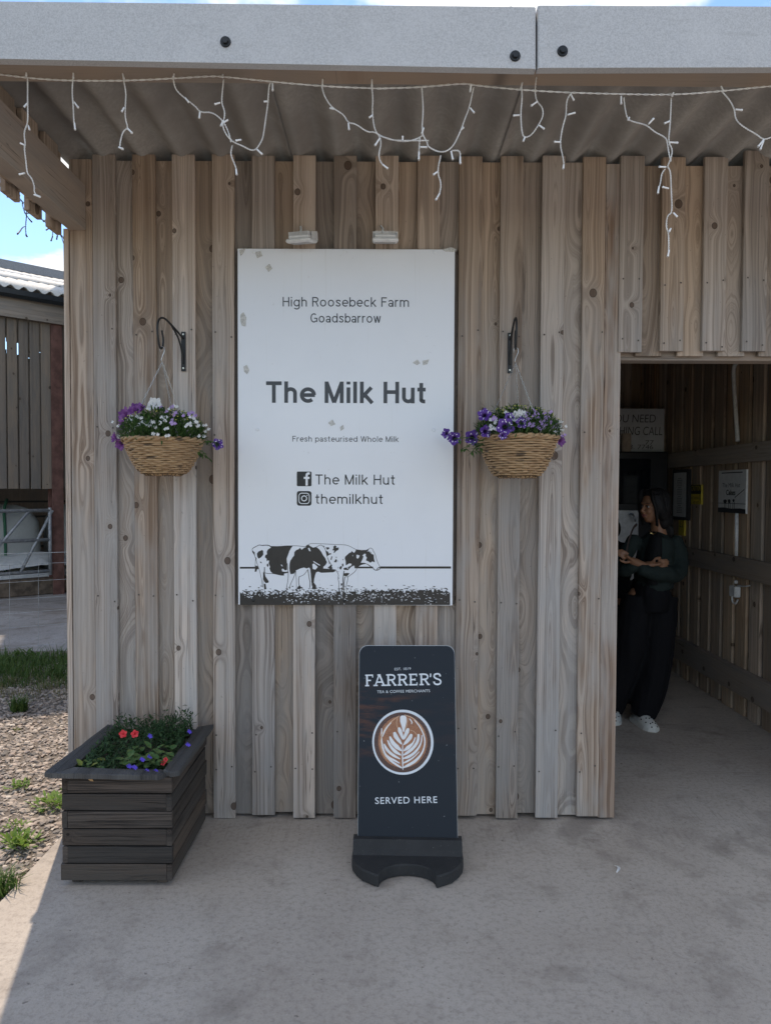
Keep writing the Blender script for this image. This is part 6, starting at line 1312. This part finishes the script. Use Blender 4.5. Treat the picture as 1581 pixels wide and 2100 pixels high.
m.box((-4.95, .25, -.05), (-4.9, yr+.6, zr_-.6), BR); m.box((4.6, .25, -.05), (4.65, yr+.6, 4.2), BR); m.build('rear_wall', W_BARN, barn)
for j in range(4):
    m = MB(); m.tube([bw(-4.6, 3.2, .45+.28*j), bw(4.5, 3.2, .45+.28*j)], .02, 6); m.build('feed_rail', plain('dark_tube', (.10,.10,.10), .6) if j == 0 else bpy.data.materials['dark_tube'], barn)
m = MB(); m.cbox((-4.7, .10, -.05), (4.5, .32, .20), .02, BR); m.build('kerb_wall', M_KERB, barn)
# gates either side of the post
def gate(x0, x1, label, br):
    root = empty('field_gate', bw(x0, -.06, .2), label, 'gate', 'galvanised gates at the barn'); zz = [at(55, q_, bp.y-.3).z for q_ in (1047, 1108, 1173)]
    for z in zz: m = MB(); m.tube([bw(x0, -.06, z), bw(x1, -.06, z)], .026, 8); m.build('rail', M_GALV, root, smooth=True)
    for xx in (x0, x1): m = MB(); m.tube([bw(xx, -.06, zz[2]-.06), bw(xx, -.06, zz[0]+.04)], .026, 8); m.build('upright', M_GALV, root, smooth=True)
    for a, b in br: m = MB(); m.tube([bw(a, -.06, zz[2]), bw(b, -.06, zz[0])], .022, 8); m.build('brace', M_GALV, root, smooth=True)
    m = MB(); xm = x0+(x1-x0)*.76 if x1 < .2 else x0+.5; m.cbox((xm-.07, -.10, zz[1]-.05), (xm+.07, -.02, zz[1]+.05), .008, BR); m.build('brace_clamp', M_GALV, root)
gate(-3.2, -.14, 'galvanised field gate with diagonal braces left of the red barn post', ((-1.15, -.42), (-.55, -.10), (-2.4, -1.5)))
gate(.14, 3.0, 'galvanised field gate right of the red barn post, glimpsed beside the hut corner', ((.2, .9), (1.4, 2.2)))
# bulk bags and sheeted heap inside
k = NT('white_sheet'); n = k.noise(k.pos(), 9.0, 3, .6); k.bump(n, .6, .03); M_PLAST = k.set(k.mix(k.rng(n, .3, .7), (.82,.83,.82), (.70,.72,.72)), .35)
k = NT('woven_bag'); n = k.noise(k.pos(), 6.0, 4, .6); k.bump(n, .5, .03); M_BAGW = k.set(k.mix(n, (.60,.60,.55), (.45,.45,.42)), .7)
def bulkbag(x, y, label):
    root = empty('bulk_bag', bw(x, y, 0), label, 'bulk bag', 'bulk bags in the barn'); g_ = MB(); rings = []
    for z, s_ in ((0, .40), (.1, .46), (.5, .47), (.9, .45), (1.08, .34), (1.14, .16)): rings.append([bw(x+s_*(abs(math.cos(a_))**.45)*math.copysign(1, math.cos(a_)), y+s_*(abs(math.sin(a_))**.45)*math.copysign(1, math.sin(a_)), .12+z+.02*math.sin(5*a_)) for a_ in [6.28318*i/28 for i in range(28)]])
    g_.loft(rings); g_.build('bag', M_BAGW, root, smooth=True); g_ = MB(); g_.tube(smoothpts3([bw(x-.1, y-.46, .15), bw(x-.1, y-.475, .9), bw(x-.1, y-.40, 1.2), bw(x, y-.2, 1.36)], 1), .022, 6); g_.build('lifting_strap', plain('green_strap', (.05,.16,.09), .7), root, smooth=True)
bulkbag(-.42, 1.25, 'white bulk bag with green strap behind the gate, left of the red post'); bulkbag(.72, 1.25, 'white bulk bag to the right of the red barn post')
g_ = MB(); N = 30; vs = []
for j in range(9):
    for i in range(N+1):
        x_ = -3.0+3.9*i/N; t = j/8; h = max(.02, .42-.13*abs(x_+.1)**1.1)*math.sin(math.pi*min(1, .12+t*.95))**.6; vs.append(bw(x_, .34+1.0*t, .14+h+.03*mnoise.noise(Vector((x_*3, t*4, 1)))))
g_.add(vs, [(j*(N+1)+i, j*(N+1)+i+1, (j+1)*(N+1)+i+1, (j+1)*(N+1)+i) for j in range(8) for i in range(N)]); g_.add([bw(-3, .34, .1), bw(.9, .34, .1), bw(.9, .335, .30), bw(-3, .335, .2)], [(0,1,2,3)])
tag(g_.build('plastic_sheet', M_PLAST, smooth=True), 'white plastic sheet over a low heap behind the barn gate', 'plastic sheet')
# wire fence in front of the yard
wf = empty('wire_fence', (-2.6, 3.42, 0), 'thin wire stock fence between grass strip and farmyard', 'fence'); FY = 3.40
for pyl, pyr in ((1136, 1132), (1160, 1153), (1196, 1187), (1231, 1222), (1260, 1249), (1289, 1278), (1330, 1318)):
    m = MB(); a = at(0, pyl, FY); b = at(145, pyr, FY); d = (b-a); m.tube([a-d*4, a-d*.5, a, b, b+d*3], .0028 if pyl == 1136 else .0018, 5); m.build('line_wire', M_GALV, wf)
for i in range(-8, 7):
    x_ = at(78, 1200, FY).x+i*(at(137, 1200, FY).x-at(78, 1200, FY).x); m = MB(); m.tube([(x_, FY, .02), (x_+.01, FY, at(78, 1158, FY).z)], .0016, 5); m.build('stay_wire', M_GALV, wf)
for xx in (-5.4, -.6): plank('fence_post', wf, W_BARN, (xx, FY+.05, .55), .09, .09, 1.25)
# tall shed added out of view behind the hut to throw shade over yard and grass
sh_ = empty('shade_shed', (1, 9, 0), 'tall grey shed added unseen behind the milk hut to cast shade', 'shed')
A = Vector((-4.16, 6.34, 0)); dv = Vector((.87, .49, 0)).normalized(); nv = Vector((-.40, .917, 0)); Ls, Ds, Hs = 9.5, 6.0, 7.75
def sw(a, b, z): return A+dv*a+nv*b+Vector((0, 0, z))
M_CLAD = plain('grey_cladding', (.30,.31,.31), .6)
for nm_, a0, b0, a1, b1 in (('front_wall', 0, 0, Ls, 0), ('rear_wall', 0, Ds, Ls, Ds), ('end_wall', 0, 0, 0, Ds), ('end_wall', Ls, 0, Ls, Ds)):
    n_ = int(math.hypot(a1-a0, b1-b0)/.1); g_ = MB(); ins = (Ls/2, Ds/2); row = []
    for i in range(n_+1):
        t = i/n_; a_, b_ = a0+(a1-a0)*t, b0+(b1-b0)*t; o_ = .03 if i % 2 else 0; da, db = (0, 1) if a0 != a1 else (1, 0)
        row.append((a_+da*o_*(1 if a_ < Ls/2 else -1), b_+db*o_*(1 if b_ < Ds/2 else -1)))
    g_.loft([[sw(a_, b_, z) for a_, b_ in row] for z in (-.05, Hs-.05)], cap=False, closed=False); g_.build(nm_, M_CLAD, sh_, fixn=False)
g_ = MB(); g_.add([sw(-.02, -.1, Hs), sw(Ls+.1, -.1, Hs), sw(Ls+.1, Ds/2, Hs+.06), sw(-.02, Ds/2, Hs+.06), sw(-.02, Ds+.1, Hs), sw(Ls+.1, Ds+.1, Hs)], [(0,1,2,3), (3,2,5,4)]); g_.build('roof', M_SHEET, sh_, fixn=False)
